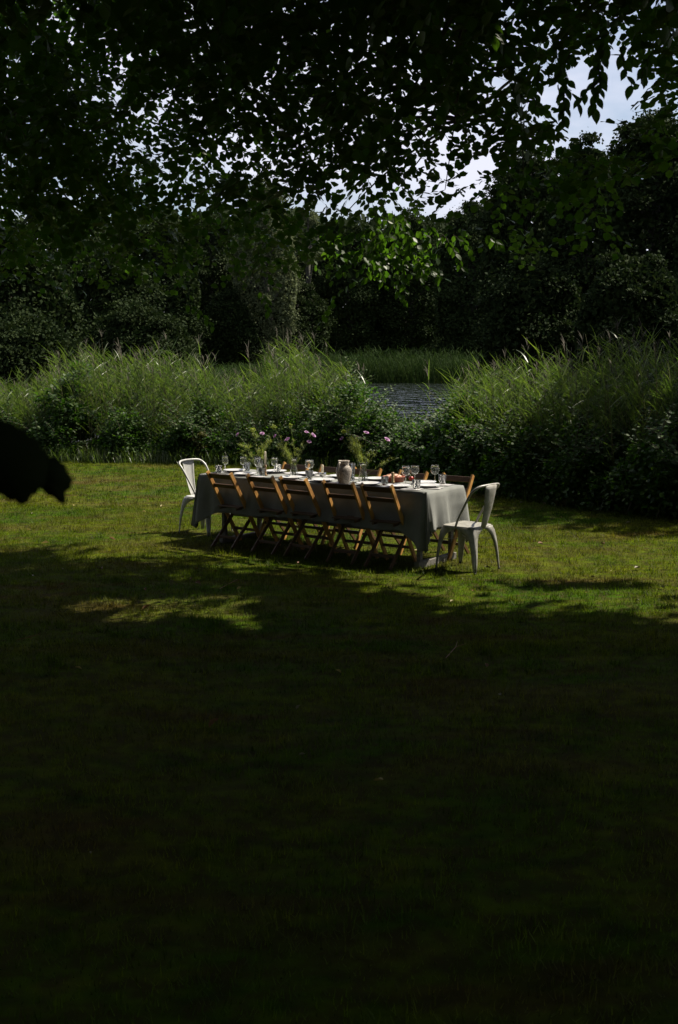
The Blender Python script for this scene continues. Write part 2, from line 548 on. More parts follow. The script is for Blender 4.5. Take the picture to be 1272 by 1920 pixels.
tx = tx + rng.normal(0, .035, len(tx)); ty = ty + rng.normal(0, .035, len(ty))
az = rng.uniform(0, 6.283, len(tx)); ln = rng.uniform(.2, 1.1, len(tx)); hh = rng.uniform(.03, .085, len(tx))
b_ = np.stack([tx, ty, gz(tx, ty) - .004], 1); sd = np.stack([-np.sin(az), np.cos(az), az * 0], 1) * .0045
tp_ = b_ + np.stack([np.cos(az) * np.sin(ln), np.sin(az) * np.sin(ln), np.cos(ln)], 1) * hh[:, None]
gb.append((np.stack([b_ - sd, b_ + sd, tp_], 1).reshape(-1, 3), np.arange(len(tx) * 3).reshape(-1, 3)))
tag(np_mesh('grass', gb, lawn_mat('grass_blade', True)), 'short mown grass blades of the lawn, green and straw coloured', 'grass', kind='stuff')

# ------------------------------------------------------------ reed beds and bank plants
PX = np.array([-900, -200, 0, 100, 130, 200, 300, 360, 400, 430, 500, 520, 550, 600, 640, 680, 700, 740, 790, 830, 860, 900, 940, 1000, 1050, 1100, 1150, 1230, 1272, 1500, 2400])
PT = np.array([690, 700, 706, 700, 660, 650, 654, 660, 674, 702, 700, 652, 634, 644, 668, 700, 745, 792, 775, 748, 708, 692, 682, 660, 652, 672, 648, 636, 642, 636, 640.0])
def top_h(x, y):
    px = 636 + FPX * x / y
    return CAM_H + (658 - np.interp(px, PX, PT)) / FPX * y

def reeds(n, x0, x1, d0, d1, hs=(0.72, 1.02), seed=1, nl=11, lw=.026):
    x = rng.uniform(x0, x1, n)
    y = edge(x) + rng.uniform(d0, d1, n)
    px = 636 + FPX * x / y
    keep = ~((px > 690) & (px < 862) & (rng.random(n) < .93))
    x, y = x[keep], y[keep]
    n = len(x)
    H = top_h(x, y) * rng.uniform(hs[0], hs[1], n) * (0.78 + .34 * vnoise(x, y, .45, seed)) + .05
    z = -np.clip(y - edge(x) - 2.6, 0, 2) * .55
    base = np.stack([x, y, z], 1)
    az = rng.normal(2.6, .9, n)                     # wind bends them to the left
    lean = rng.uniform(0.02, 0.16, n)
    out_s = ribbons(base, az, H - z, np.full(n, .012), lean * .3, lean * 2.2, 3, wtip=.4)
    h = np.stack([np.cos(az), np.sin(az), az * 0], 1)
    LB = []
    for i in range(nl):
        f = rng.uniform(.22, .97, n)
        zz = (H - z) * f
        P = base + h * (zz * np.sin(lean * (.3 + .95 * f)))[:, None] + np.array([0, 0, 1.0]) * zz[:, None] * .985
        a = rng.normal(2.9, 1.5, n)
        a = np.where(rng.random(n) < .62, np.pi, 0.0) + rng.normal(0, .75, n)
        a0_ = rng.uniform(.3, 1.15, n)
        LB.append(ribbons(P, a, rng.uniform(.24, .50, n) * (1.15 - .35 * f), rng.uniform(.6, 1.25, n) * lw, a0_, a0_ + rng.uniform(0, .9, n) ** 1.5, 3, twist=1.2))
    pl = rng.random(n) < .10
    P = base[pl] + h[pl] * ((H - z) * np.sin(lean * 1.2))[pl, None] + np.array([0, 0, 1.0]) * (H - z)[pl, None] * .97
    PB = []
    for i in range(5):
        k = len(P)
        PB.append(ribbons(P + np.array([0, 0, 1.0]) * rng.uniform(0, .12, k)[:, None], rng.normal(2.4, .8, k), rng.uniform(.10, .2, k), np.full(k, .016), rng.uniform(.1, .5, k), rng.uniform(.5, 1.4, k), 2))
    return out_s, LB, PB

def reed_bed(label, *a, **k):
    s_, L_, P_ = reeds(*a, **k)
    o = empty('reed_bed')
    tag(o, label, 'reeds', kind='stuff')
    tag(np_mesh('stems', [s_], M['reedstem'], o), kind='stuff')
    tag(np_mesh('leaves', L_, M['reed'], o), kind='stuff')
    tag(np_mesh('plumes', P_, M['plume'], o), kind='stuff')
reed_bed('tall windblown common reeds along the left and middle pond bank', 2300, -11, 1.5, .35, 3.4)
reed_bed('reeds rising behind and among the dark bushes on the right bank', 2600, 1.5, 11, .1, 3.6, seed=4, lw=.020)

def stalk(x, y, H, lean, label):
    """one reed that stands clear of its bed"""
    o = empty('reed', (x, y, -.1))
    tag(o, label, 'reed', 'single reeds standing above the bank')
    az = rng.normal(2.7, .5)
    b0 = np.zeros((1, 3))
    np_mesh('stem', [ribbons(b0, np.array([az]), np.array([H]), np.array([.014]), np.array([lean * .3]), np.array([lean * 2]), 5, wtip=.4)], M['reedstem'], o)
    for i in range(5):
        f = .5 + i * .1
        P = np.array([[math.cos(az) * H * f * math.sin(lean * (.3 + .85 * f)), math.sin(az) * H * f * math.sin(lean * (.3 + .85 * f)), H * f * .985]])
        np_mesh('leaf', [ribbons(P, np.array([rng.normal(2.9, 1.3)]), np.array([rng.uniform(.3, .5)]), np.array([.026]), np.array([rng.uniform(.2, .6)]), np.array([rng.uniform(.9, 1.7)]), 4)], M['reed'], o)
    P = np.array([[math.cos(az) * H * math.sin(lean * 1.15), math.sin(az) * H * math.sin(lean * 1.15), H * .97]])
    bt = [ribbons(P + np.array([[0, 0, rng.uniform(-.1, .1)]]), np.array([rng.normal(2.4, .9)]), np.array([rng.uniform(.12, .22)]), np.array([.02]), np.array([rng.uniform(.1, .5)]), np.array([rng.uniform(.5, 1.2)]), 3) for _ in range(8)]
    np_mesh('plume', bt, M['plume'], o)
for px, py, y, wh in ((548, 634, 23, 'tallest reed of the middle clump, its head above the far bank'), (384, 640, 23.6, 'lone reed head right of the left clump'),
                      (300, 645, 23.5, 'reed head at the crest of the left clump'), (232, 652, 23.8, 'reed head at the left shoulder of the left clump'),
                      (812, 690, 21.5, 'thin bent reed sticking up right of the water gap'), (1002, 648, 18.5, 'pale reed head above the right bank bushes'),
                      (700, 700, 22.6, 'short slanting reed at the left side of the water gap'), (1100, 640, 17.5, 'reed head standing right of the low dip in the right bank'),
                      (1228, 622, 16.5, 'tall reed head near the right edge of the photo'), (1182, 606, 17, 'brownish reed head highest on the right bank'),
                      (475, 655, 23.4, 'single reed between the left and the middle clump')):
    p = on(px, py, y)
    stalk(p.x, y, (p.z + .1) * 1.0, rng.uniform(.03, .1), wh)

# leafy bank plants, clump by clump
def clump(c, r, n, size, m=None):
    u = rand_dir(n)
    rad = rng.uniform(0, 1, n) ** (1 / 2.4)
    P = np.array(c) + u * rad[:, None] * np.array(r)
    D = norm(u * np.array([1, 1, .4]) + rand_dir(n) * .9 + np.array([0, -.15, -.35]))
    N = norm(rand_dir(n) * .8 + np.array([0, 0, 1.0]))
    return leaves(P, D, N, rng.uniform(.7, 1.25, n) * size, .6)

def bank_plant(name, label, cat, px0, px1, hf, nb, per, size, dm=(0.0, 1.5), mt='bush', seed=0, rr=(.2, .42), group=None, low=.0):
    o = empty(name)
    B, ST = [], []
    cx = []
    for i in range(nb):
        px = random.uniform(px0, px1)
        x = (px - 636) / FPX * 20
        for _ in range(6):
            x = (px - 636) / FPX * float(edge(x) + .7)
        y = float(edge(x)) + random.uniform(*dm)
        x = (px - 636) / FPX * y
        H = float(top_h(np.array(x), np.array(y))) * hf * random.uniform(.62, 1.06)
        f = (1 - (1 - min(1, .45 + (y - float(edge(x))) / max(dm[1], .1) * .8)) * .6)
        z = random.uniform(low, 1.0) ** .8 * H * f
        r = random.uniform(*rr)
        z = max(r * .4, z - r * .6)
        B.append(clump((x, y, z), (r * 1.1, r, r * .8), per, size))
        ST.append((x, y, z)); cx.append((x, y))
    c = np.mean(cx, 0)
    mb = MB()
    for x, y, z in ST[::2]:
        mb.tube([(x + random.uniform(-.2, .2), y + .1, -.05), (x + random.uniform(-.08, .08), y, z * .6), (x, y, z)], [.012, .009, .004], 5, False)
    SH = []
    for x, y, z in ST:
        if mt == 'vine' or random.random() < .35: continue
        for _ in range(2):
            a_ = random.uniform(-1, 1) * 1.3 - math.pi / 2
            L_ = random.uniform(.35, .95); w0 = random.uniform(.1, .9)
            p_ = Vector((x, y - .05, z)); v_ = Vector((math.cos(a_) * w0, math.sin(a_) * w0 * .5, 1.0)).normalized()
            pts = [p_.copy()]
            for q in range(8):
                p_ = p_ + v_ * L_ / 8; v_ = (v_ + Vector((math.cos(a_) * .10, math.sin(a_) * .05, -.09))).normalized(); pts.append(p_.copy())
            mb.tube(pts, [.005] * 8 + [.002], 4, False)
            A = np.array([list(q) for q in pts])
            k = 18
            t_ = np.linspace(.1, .999, k) * 8; i_ = t_.astype(int); P_ = A[i_] + (A[i_ + 1] - A[i_]) * (t_ - i_)[:, None]
            sg = np.where(np.arange(k) % 2, 1.0, -1.0)
            D_ = norm(np.stack([sg * .9 * np.ones(k), rng.normal(-.2, .5, k), rng.normal(.05, .35, k)], 1))
            SH.append(leaves(P_, D_, norm(rand_dir(k) * .5 + np.array([0, -.5, .9])), rng.uniform(.8, 1.3, k) * size * 1.25 * (1.2 - t_ / 14), .5))
    B += SH
    tag(o, label, cat, group)
    o.location = (c[0], c[1], 0)
    a = mb.build('stems', M['twig'], o); a.location = (-c[0], -c[1], 0); a['kind'] = 'stuff'
    a = np_mesh('foliage', B, M[mt], o); a.location = (-c[0], -c[1], 0); a['kind'] = 'stuff'
    return o
G1 = 'leafy plants at the foot of the left reeds'
G2 = 'dark bushes on the right bank'
bank_plant('bush', 'dark leafy shrub in front of the reeds near the left edge', 'bush', -150, 120, .74, 60, 260, .06, group=G1)
bank_plant('bush', 'tall shrub with leafy arching shoots left of the left reed clump', 'bush', 110, 215, .98, 16, 230, .085, dm=(.2, 1.6), group=G1)
bank_plant('weeds', 'low nettles at the foot of the left reed clump', 'weeds', 200, 360, .62, 60, 240, .055, group=G1)
bank_plant('weeds', 'climbing bindweed tangle behind the white chair', 'weeds', 350, 450, .72, 46, 260, .055, group=G1)
bank_plant('weeds', 'leafy undergrowth behind the left bouquet', 'weeds', 440, 560, .60, 52, 250, .055, group=G1)
bank_plant('weeds', 'green undergrowth behind the middle bouquet below the tallest reed', 'weeds', 555, 665, .70, 52, 250, .055, group=G1)
bank_plant('weeds', 'low weeds in the gap in front of the water', 'weeds', 655, 800, 1.12, 90, 240, .055, dm=(0, 1.2), group='weeds in the gap')
bank_plant('bush', 'bright green bush right of the water gap', 'bush', 780, 900, .95, 84, 260, .065, group=G2)
bank_plant('bush', 'bush with upright shoots behind the pale metal chair', 'bush', 890, 990, .78, 70, 260, .06, group=G2, dm=(0, 1.9))
bank_plant('bush', 'broad dark bush at the middle of the right bank', 'bush', 980, 1090, .68, 84, 260, .06, group=G2, dm=(0, 2.2))
bank_plant('bush', 'dark bush with one pale leafy branch reaching out', 'bush', 1080, 1190, .74, 84, 260, .06, group=G2, dm=(-.1, 2.2))
bank_plant('bush', 'high dark bush running out at the right edge', 'bush', 1180, 1330, .76, 110, 260, .06, group=G2, dm=(-.2, 2.4))
bank_plant('bush', 'dark bush beyond the right end of the bank in view', 'bush', 1330, 1700, .92, 130, 200, .07, group=G2, dm=(-.2, 2.4))
bank_plant('vine', 'yellowing vine hanging down left of the table in front of the weeds', 'vine', 370, 384, .5, 14, 60, .05, dm=(-.15, .0), mt='vine', rr=(.06, .12))
bank_plant('vine', 'small yellow green climber on the middle of the right bank', 'vine', 1055, 1075, .75, 8, 40, .06, dm=(-.2, .0), mt='vine', rr=(.06, .12), low=.4)
# long grass fringe at the foot of the bank
x = rng.uniform(-9, 9, 9000); y = edge(x) + rng.normal(.0, .25, 9000)
fr = ribbons(np.stack([x, y, x * 0], 1), rng.uniform(0, 6.28, 9000), rng.uniform(.1, .42, 9000), np.full(9000, .009), rng.uniform(0, .5, 9000), rng.uniform(.5, 1.6, 9000), 3)
tag(np_mesh('long_grass', [fr], M['reed']), 'uncut grass fringe where the lawn meets the bank plants', 'grass', kind='stuff')

# far bank reeds
n = 42000
x = rng.uniform(-45, 60, n); y = BANK0 + rng.uniform(-2, 11, n) + 4 * (vnoise(x, x * 0, 9, 12) - .5)
px = 636 + FPX * x / y
tp = np.interp(px, [-200, 380, 450, 560, 700, 860, 960, 1300], [690, 688, 676, 662, 648, 650, 662, 668])
H = CAM_H + (658 - tp) / FPX * y + .8
H = H * (.50 + .45 * rng.random(n)) * (.85 + .28 * vnoise(x, y, 1.6, 2))
a0_ = rng.uniform(0, .35, n)
fb = ribbons(np.stack([x, y, x * 0 - .8], 1), rng.uniform(0, 6.28, n), H, np.full(n, .07), a0_ * .4, a0_ + rng.uniform(.1, .9, n), 3)
fp = P_ = np.stack([x, y, -.8 + H * rng.uniform(.3, 1, n)], 1)
fl2 = ribbons(fp, rng.uniform(0, 6.28, n), rng.uniform(.4, .8, n), np.full(n, .08), rng.uniform(.3, 1.1, n), rng.uniform(.8, 1.8, n), 2)
fb = (np.concatenate([fb[0], fl2[0]]), np.concatenate([fb[1], fl2[1] + len(fb[0])]))
tag(np_mesh('far_reed_bed', [fb], M['farreed']), 'soft green reed belt on the far bank of the pond', 'reeds', kind='stuff')

# ------------------------------------------------------------ trees of the far bank
def tree(name, label, px, ytop, Y, wpx, n=9000, leaf=.28, mt='tree', base=658, group='trees around the pond', nb=64, stretch=1.0, open_=0.0):
    x = (px - 636) / FPX * Y
    H = CAM_H + (658 - ytop) / FPX * Y + .3
    r = wpx / FPX * Y / 2
    z0 = max(.6, H * .10)
    o = empty(name, (x, Y, -.4))
    tag(o, label, 'tree', group)
    mb = MB()
    rt = max(.12, H * .018)
    mb.tube([(0, 0, -.2), (.1 * r, 0, H * .3), (-.05 * r, .1, H * .6), (0, 0, H * .9)], [rt * 1.3, rt, rt * .6, rt * .15], 8, False)
    mb.build('trunk', M['bark'], o, True)
    tips, bat = [], []
    for i in range(nb):
        a = random.uniform(0, 6.283)
        zf = random.uniform(0, 1)
        rad = math.sqrt(max(.02, 1 - (2 * zf - 1.0) ** 2)) if zf > .5 else (.75 + .5 * zf)
        rr = r * rad * random.uniform(.45, .88)
        c = (math.cos(a) * rr, math.sin(a) * rr, z0 + zf * (H - z0) * .93)
        tips.append(c)
        br = r * random.choice((.12, .16, .2, .26, .34)) * random.uniform(.8, 1.2) * (1 - .3 * zf)
        k = n // nb
        u = rand_dir(k)
        P = np.array(c) + u * (rng.uniform(.3, 1, k) ** .5)[:, None] * np.array([br, br, br * .62 * stretch]) * (1 + .42 * rng.normal(size=(k, 1)))
        D = norm(u + rand_dir(k) + np.array([0, 0, -.4]))
        bat.append(leaves(P, D, norm(rand_dir(k) + np.array([0, 0, .8])), rng.uniform(.6, 1.3, k) * leaf, .6, DIAM))
    lm = MB()
    for c in tips[::3]:
        h0 = min(c[2] * .75, H * .8)
        lm.tube([(0, 0, h0), (c[0] * .5, c[1] * .5, (h0 + c[2]) / 2), c], [rt * .5, rt * .3, rt * .1], 5, False)
    a = lm.build('limbs', M['bark'], o, True); a['kind'] = 'stuff'
    if open_ < 1:
        k = int(n * .35)
        u = rand_dir(k)
        P = np.stack([u[:, 0] * r * .75, u[:, 1] * r * .6, z0 + (u[:, 2] * .5 + .5) * (H - z0) * .88], 1) * 1.0
        bat.append(leaves(P, rand_dir(k), rand_dir(k), np.full(k, leaf * 1.9), .7, DIAM))
    a = np_mesh('crown', bat, M[mt], o); a['kind'] = 'stuff'
    return o
tree('broadleaf_tree', 'dark tree filling the left edge beyond the reeds', 20, 415, 46, 330, 30000, 0.13, base=720)
tree('broadleaf_tree', 'lower dark tree next to the one at the left edge', 190, 440, 62, 240, 22000, 0.16)
tree('broadleaf_tree', 'dark bushy tree on the left half of the far bank', 300, 400, 105, 200, 26400, 0.186)
tree('broadleaf_tree', 'dark tree left of the pale willow', 400, 385, 120, 170, 24200, 0.186)
tree('willow_tree', 'pale grey green willow, its feathery top against the sky', 500, 333, 112, 150, 33000, 0.136, 'willow', stretch=1.6)
tree('poplar_tree', 'thin see-through tree right of the willow', 580, 372, 118, 75, 11000, 0.136, 'willow', stretch=1.9, open_=1, nb=26)
tree('broadleaf_tree', 'dark tree at the middle of the far bank right of the thin tree', 650, 400, 126, 150, 24200, 0.198)
tree('broadleaf_tree', 'dark tree behind the sunlit hanging spray', 765, 388, 128, 170, 26400, 0.198)
tree('broadleaf_tree', 'dark tree at the foot of the tall wood on the right', 880, 372, 110, 170, 26400, 0.186)
tree('broadleaf_tree', 'dark round tree below the open patch of sky', 985, 262, 62, 220, 30000, 0.14)
tree('pine_tree', 'dark feathery topped tree left of the highest one', 1090, 238, 52, 200, 30000, 0.12)
tree('broadleaf_tree', 'highest dark tree at the right, its crown cutting the sky', 1215, 188, 44, 260, 42000, 0.105)
tree('broadleaf_tree', 'dark tree running out at the right edge', 1360, 150, 40, 260, 30000, 0.11)
tree('broadleaf_tree', 'small dark tree standing low behind the far reeds', 560, 520, 116, 150, 17600, 0.161)
tree('broadleaf_tree', 'small dark tree low behind the reeds left of the middle', 440, 530, 112, 150, 17600, 0.161)
tree('broadleaf_tree', 'low dark tree behind the right bank reeds', 1000, 470, 50, 240, 22000, 0.13)
tree('broadleaf_tree', 'low dark tree below the highest one at the right', 1180, 450, 36, 260, 24000, 0.1)
tree('broadleaf_tree', 'low dark tree left of the far reed belt', 260, 560, 60, 260, 24200, 0.136)
tree('broadleaf_tree', 'low dark tree beyond the reeds at the left edge', 60, 590, 36, 260, 20000, 0.1)
# the wood behind them, one mass
n = 85000
x = rng.uniform(-95, 95, n); y = rng.uniform(136, 152, n)
hmax = 17.5 + 5 * vnoise(x, x * 0, 9, 6) + np.clip((x - 14) * .35, 0, 10)
P = np.stack([x, y, rng.uniform(0, 1, n) ** 1.25 * hmax * .88], 1)
wd = leaves(P, rand_dir(n), rand_dir(n), rng.uniform(.6, 1.2, n), .7, DIAM)
tag(np_mesh('wood', [wd], M['tree']), 'dark wood closing the view behind the far bank trees', 'wood', kind='stuff')

# ------------------------------------------------------------ the beech overhead
SX, SY = SUN_VEC.x / SUN_VEC.z, SUN_VEC.y / SUN_VEC.z   # ground shift of a shadow per metre of height
def lit(xs, ys):
    """share of the sunlight that gets past the beech to a point of the lawn: 0 shade .. 1 sun"""
    bnd = np.interp(xs, [-9, -3.56, -1.7, -.6, .3, 1.3, 2.5, 4, 7], [14.5, 12.3, 11.5, 11.0, 10.45, 9.5, 9.2, 9.2, 8.9])
    bnd = bnd + (vnoise(xs, ys, 1.1, 21) - .5) * .9
    nn_ = .6 * vnoise(xs, ys, .55, 22) + .4 * vnoise(xs, ys, .2, 23)
    t_ = np.clip((ys - bnd + 1.1 + (nn_ - .5) * 1.3) / 1.9, 0, 1)
    t_ = t_ * t_ * (3 - 2 * t_)
    dark = np.exp(-((xs + 3.9) / .7) ** 2 - ((ys - 13.6) / .32) ** 2) + .9 * np.exp(-((xs - 2.2) / .8) ** 2 - ((ys - 10.5) / .22) ** 2)
    t_ = t_ * (1 - np.clip(dark * 1.25 - .15 + (nn_ - .5) * .5 * (dark > .05), 0, 1))
    return t_
HOLES = []   # ground points whose sun path stays open: (x, y, r)
def open_spot(p, r):
    HOLES.append((p.x - SX * p.z, p.y - SY * p.z, r * .68))
SPRAYS = [(745, 490, 10.6, .95), (690, 470, 10.4, .5), (640, 462, 10.6, .45), (865, 478, 10.4, .35), (930, 452, 10.0, .25), (800, 445, 10.6, .45),
          (500, 560, 11.0, .18), (378, 600, 11.5, .2), (655, 345, 9.5, .2), (925, 60, 6.2, .22), (385, 290, 10.5, .25), (950, 110, 6.4, .2), (700, 410, 10.4, .3), (520, 500, 11.0, .25)]
for px, py, y, r in SPRAYS:
    open_spot(on(px, py, y), r)
def shade_ok(P):
    xs, ys = P[:, 0] - SX * P[:, 2], P[:, 1] - SY * P[:, 2]
    T_ = lit(xs, ys)
    ok = rng.random(len(P)) < np.where(T_ > .985, 0, np.minimum(1, -np.log(np.clip(T_, .01, 1)) / 3.2))
    for hx, hy, r in HOLES:
        ok &= ((xs - hx) ** 2 + ((ys - hy) * 1.1) ** 2) > (r * (.35 + 1.3 * vnoise(xs, ys, .25, 51))) ** 2
    return ok

beech = empty('beech_tree', (-1.6, -3.2, 0))
tag(beech, 'huge dark beech whose leafy boughs hang over the whole top of the photo', 'tree')
OFF = Vector((1.6, 3.2, 0))
def bpart(o, kind=None):
    o.location = OFF
    if kind: o['kind'] = kind
    return o
mb = MB()
tr_pts = [(-1.6, -3.2, -.3), (-1.6, -3.2, .4), (-1.55, -3.15, 2.5), (-1.4, -3.1, 5), (-1.5, -3.0, 9), (-1.3, -3.1, 14)]
mb.tube(tr_pts, [.75, .55, .47, .42, .3, .08], 16, False)
bpart(mb.build('trunk', M['bark'], beech, True))
LIMBS = [((-1.5, -3.1, 3.6), (-.6, 1, 5.6), (.4, 5.5, 5.9), (1.0, 9.5, 4.9), (1.2, 11.6, 4.3)),
         ((-1.5, -3.1, 4.2), (-2.6, 1, 6.4), (-3.3, 5.5, 6.8), (-3.6, 10, 5.6), (-3.5, 12.6, 4.4)),
         ((-1.4, -3.1, 4.6), (1.2, 0, 6.6), (3.4, 4.0, 6.8), (4.4, 7.8, 6.0), (4.7, 9.5, 5.4)),
         ((-1.4, -3.1, 5.4), (-4.5, -2, 7.4), (-8, 0, 8.0), (-10, 2, 7)),
         ((-1.4, -3.1, 5.8), (2.5, -4, 8), (6, -5, 8.2), (8.5, -5, 7.2)),
         ((-1.4, -3.1, 6.5), (-.8, 0.5, 9.4), (.2, 4, 10.4), (.8, 7.5, 10.2)),
         ((-1.4, -3.1, 5.0), (-1.5, -6, 7.6), (-1.5, -9, 8))]
for lp in LIMBS:
    k = len(lp)
    # densify with a soft curve
    q = []
    for i in range(k - 1):
        for s_ in range(5):
            q.append(Vector(lp[i]).lerp(Vector(lp[i + 1]), s_ / 5) + Vector((math.sin(i * 3 + s_) * .05, math.cos(i * 2 + s_) * .05, math.sin(s_ * 1.3) * .05)))
    q.append(Vector(lp[-1]))
    mm = MB().tube(q, [.17 * (1 - i / len(q)) ** 1.1 + .012 for i in range(len(q))], 9, False)
    bpart(mm.build('limb', M['bark'], beech, True))

def spray_field(P, n_leaf, size, tilt=.75):
    """leafy twigs: each a row of alternate leaves"""
    n = len(P)
    a = rng.normal(math.pi / 2, 1.1, n)
    T = norm(np.stack([np.cos(a), np.sin(a), rng.normal(-.35, .4, n)], 1))
    upv = norm(rand_dir(n) * tilt + np.array([0, 0, 1.0]))
    Sd = norm(np.cross(T, upv)); U = np.cross(Sd, T)
    out_, tw = [], []
    for i in range(n_leaf):
        s_ = (i + rng.uniform(-.3, .3, n)) * .042
        pos = P + T * s_[:, None] + np.array([0, 0, -1.0]) * (s_ ** 2 * .6)[:, None]
        sg = 1 if i % 2 else -1
        D = norm(T * .75 + Sd * sg * .8 + rand_dir(n) * .35 + np.array([0, 0, -.25]))
        N = norm(U + rand_dir(n) * .55)
        out_.append((pos, D, N))
    return out_

# (a) the part in view: real leaf size
TW = []
n = 9000
y = rng.uniform(3.6, 14.5, n * 3)
x = rng.uniform(-1, 1, n * 3) * (.31 * y + .9)
z = rng.uniform(2.9, 7.4, n * 3)
zb = 3.15 + 1.35 * np.clip((x - 2.0) / 1.0, 0, 1) + (vnoise(x, y, 1.3, 31) - .5) * .9 + .12 * np.clip(9 - y, 0, 5)
ztop = CAM_H + .30 * y + .5
keep = (z > zb) & (z < ztop)
# a gap in the boughs at the upper right
gapx, gapz = 2.2 + 0 * x, 0
g1 = ((x / y - .214) / .050) ** 2 + (((z - CAM_H) / y - .212) / .052) ** 2 < 1 + .5 * (vnoise(x * 1.0, z, .4, 41) - .5)
keep &= ~(g1 & (y > 4))
keep &= (vnoise(x + z * .7, y - z * .4, .55, 33) + .35 * (vnoise(x, z, .3, 34) - .5)) > .37
x, y, z = x[keep], y[keep], z[keep]
P = np.stack([x, y, z], 1)
P = P[shade_ok(P)]
P = P[rng.random(len(P)) < np.where(P[:, 2] > 4.3, .92, 1.0)][:9600]
print('beech twigs in view', len(P))
B = []
# the sunlit spray is thicker than its single leaves: more twigs round it
ep = [on(random.gauss(725, 62), random.gauss(452, 34), random.uniform(10.2, 10.9)) for _ in range(46)] + [on(random.uniform(560, 640), random.gauss(452, 10), 10.6) for _ in range(6)]
EP = np.array([list(q) for q in ep])
for pos, D, N in spray_field(EP, 8, .07):
    B.append(leaves(pos, norm(D + np.array([0, 0, -.5])), norm(N + np.array([0, -.8, 0])), rng.uniform(.045, .075, len(pos)), .6))
SF = spray_field(P, 9, .08)
st_, en_ = SF[0][0], SF[-1][0]
okt = shade_ok((st_ + en_) / 2)
st_, en_ = st_[okt], en_[okt]
wv_ = norm(np.cross(en_ - st_, rand_dir(len(st_)))) * .0022
tq = np.stack([st_ - wv_, st_ + wv_, en_ + wv_ * .4, en_ - wv_ * .4], 1).reshape(-1, 3)
bpart(np_mesh('twigs', [(tq, np.arange(len(tq)).reshape(-1, 4))], M['twig'], beech), 'stuff')
LP = [Vector(q) for lp in LIMBS[:3] for q in lp[1:]]
mb = MB()
for k in rng.choice(len(st_), 150, replace=False):
    e_ = Vector(st_[k]); l_ = min(LP, key=lambda q: (q - e_).length)
    m_ = l_.lerp(e_, .5) + Vector((random.uniform(-.2, .2), random.uniform(-.2, .2), .25))
    pts = [l_ * (1 - t_) ** 2 + m_ * 2 * t_ * (1 - t_) + e_ * t_ * t_ for t_ in [q / 6 for q in range(7)]]
    mb.tube(pts, [.018, .015, .012, .010, .008, .005, .003], 5, False)
bpart(mb.build('branches', M['twig'], beech, True), 'stuff')
for pos, D, N in SF:
    ok = shade_ok(pos)
    B.append(leaves(pos[ok], D[ok], N[ok], rng.uniform(.050, .092, ok.sum()), .6))
bpart(np_mesh('foliage', B, M['beech'], beech), 'stuff')
# (b) the dome overhead and behind
n = 75000
u = rand_dir(n)
u[:, 2] = np.abs(u[:, 2])
rr_ = rng.uniform(.35, 1, n) ** .6
P = np.stack([-.5 + u[:, 0] * rr_ * 12.5, 1.0 + u[:, 1] * rr_ * 12.5, 3.6 + u[:, 2] * rr_ * 10.5], 1)
zlim = CAM_H + .30 * P[:, 1] + 1.0
ok = (P[:, 2] > zlim) & shade_ok(P) & ((P[:, 1] < 3.4) | (P[:, 2] > zlim)) & (P[:, 2] > 3.6)
P = P[ok]
print('beech dome leaves', len(P))
# (b2) unseen outer boughs added to keep the sun off the foreground
n = 120000
xs, ys = rng.uniform(-7, 6.5, n), rng.uniform(2, 13, n)
h = 5.0 + rng.uniform(0, 1, n) ** .8 * 7.5
Q = np.stack([xs + SX * h, ys + SY * h, h], 1)
Q = Q[(Q[:, 2] > CAM_H + .30 * Q[:, 1] + .9) & shade_ok(Q)]
print('outer bough leaves', len(Q))
bpart(np_mesh('shading_foliage', [leaves(Q, norm(rand_dir(len(Q)) + np.array([0, 0, -.3])), norm(rand_dir(len(Q)) * .6 + np.array([0, 0, 1.0])), rng.uniform(.13, .24, len(Q)), .62, DIAM)], M['beech'], beech), 'stuff')
n = 5000  # unseen leaves added on the sun path to keep the near sprig dark
h = rng.uniform(3.9, 9, n)
Q2 = np.stack([-.45 + rng.normal(0, .5, n) + SX * (h - 2.1), .9 + rng.normal(0, .45, n) + SY * (h - 2.1), h], 1)
bpart(np_mesh('sprig_shading_foliage', [leaves(Q2, rand_dir(n), norm(rand_dir(n) * .6 + np.array([0, 0, 1.0])), rng.uniform(.12, .2, n), .62, DIAM)], M['beech'], beech), 'stuff')
bpart(np_mesh('upper_foliage', [leaves(P, norm(rand_dir(len(P)) + np.array([0, 0, -.3])), norm(rand_dir(len(P)) * .7 + np.array([0, 0, 1.0])), rng.uniform(.7, 1.2, len(P)) * (.15 + .02 * np.clip(P[:, 2] - 5, 0, 8)), .66, DIAM)], M['beech'], beech), 'stuff')

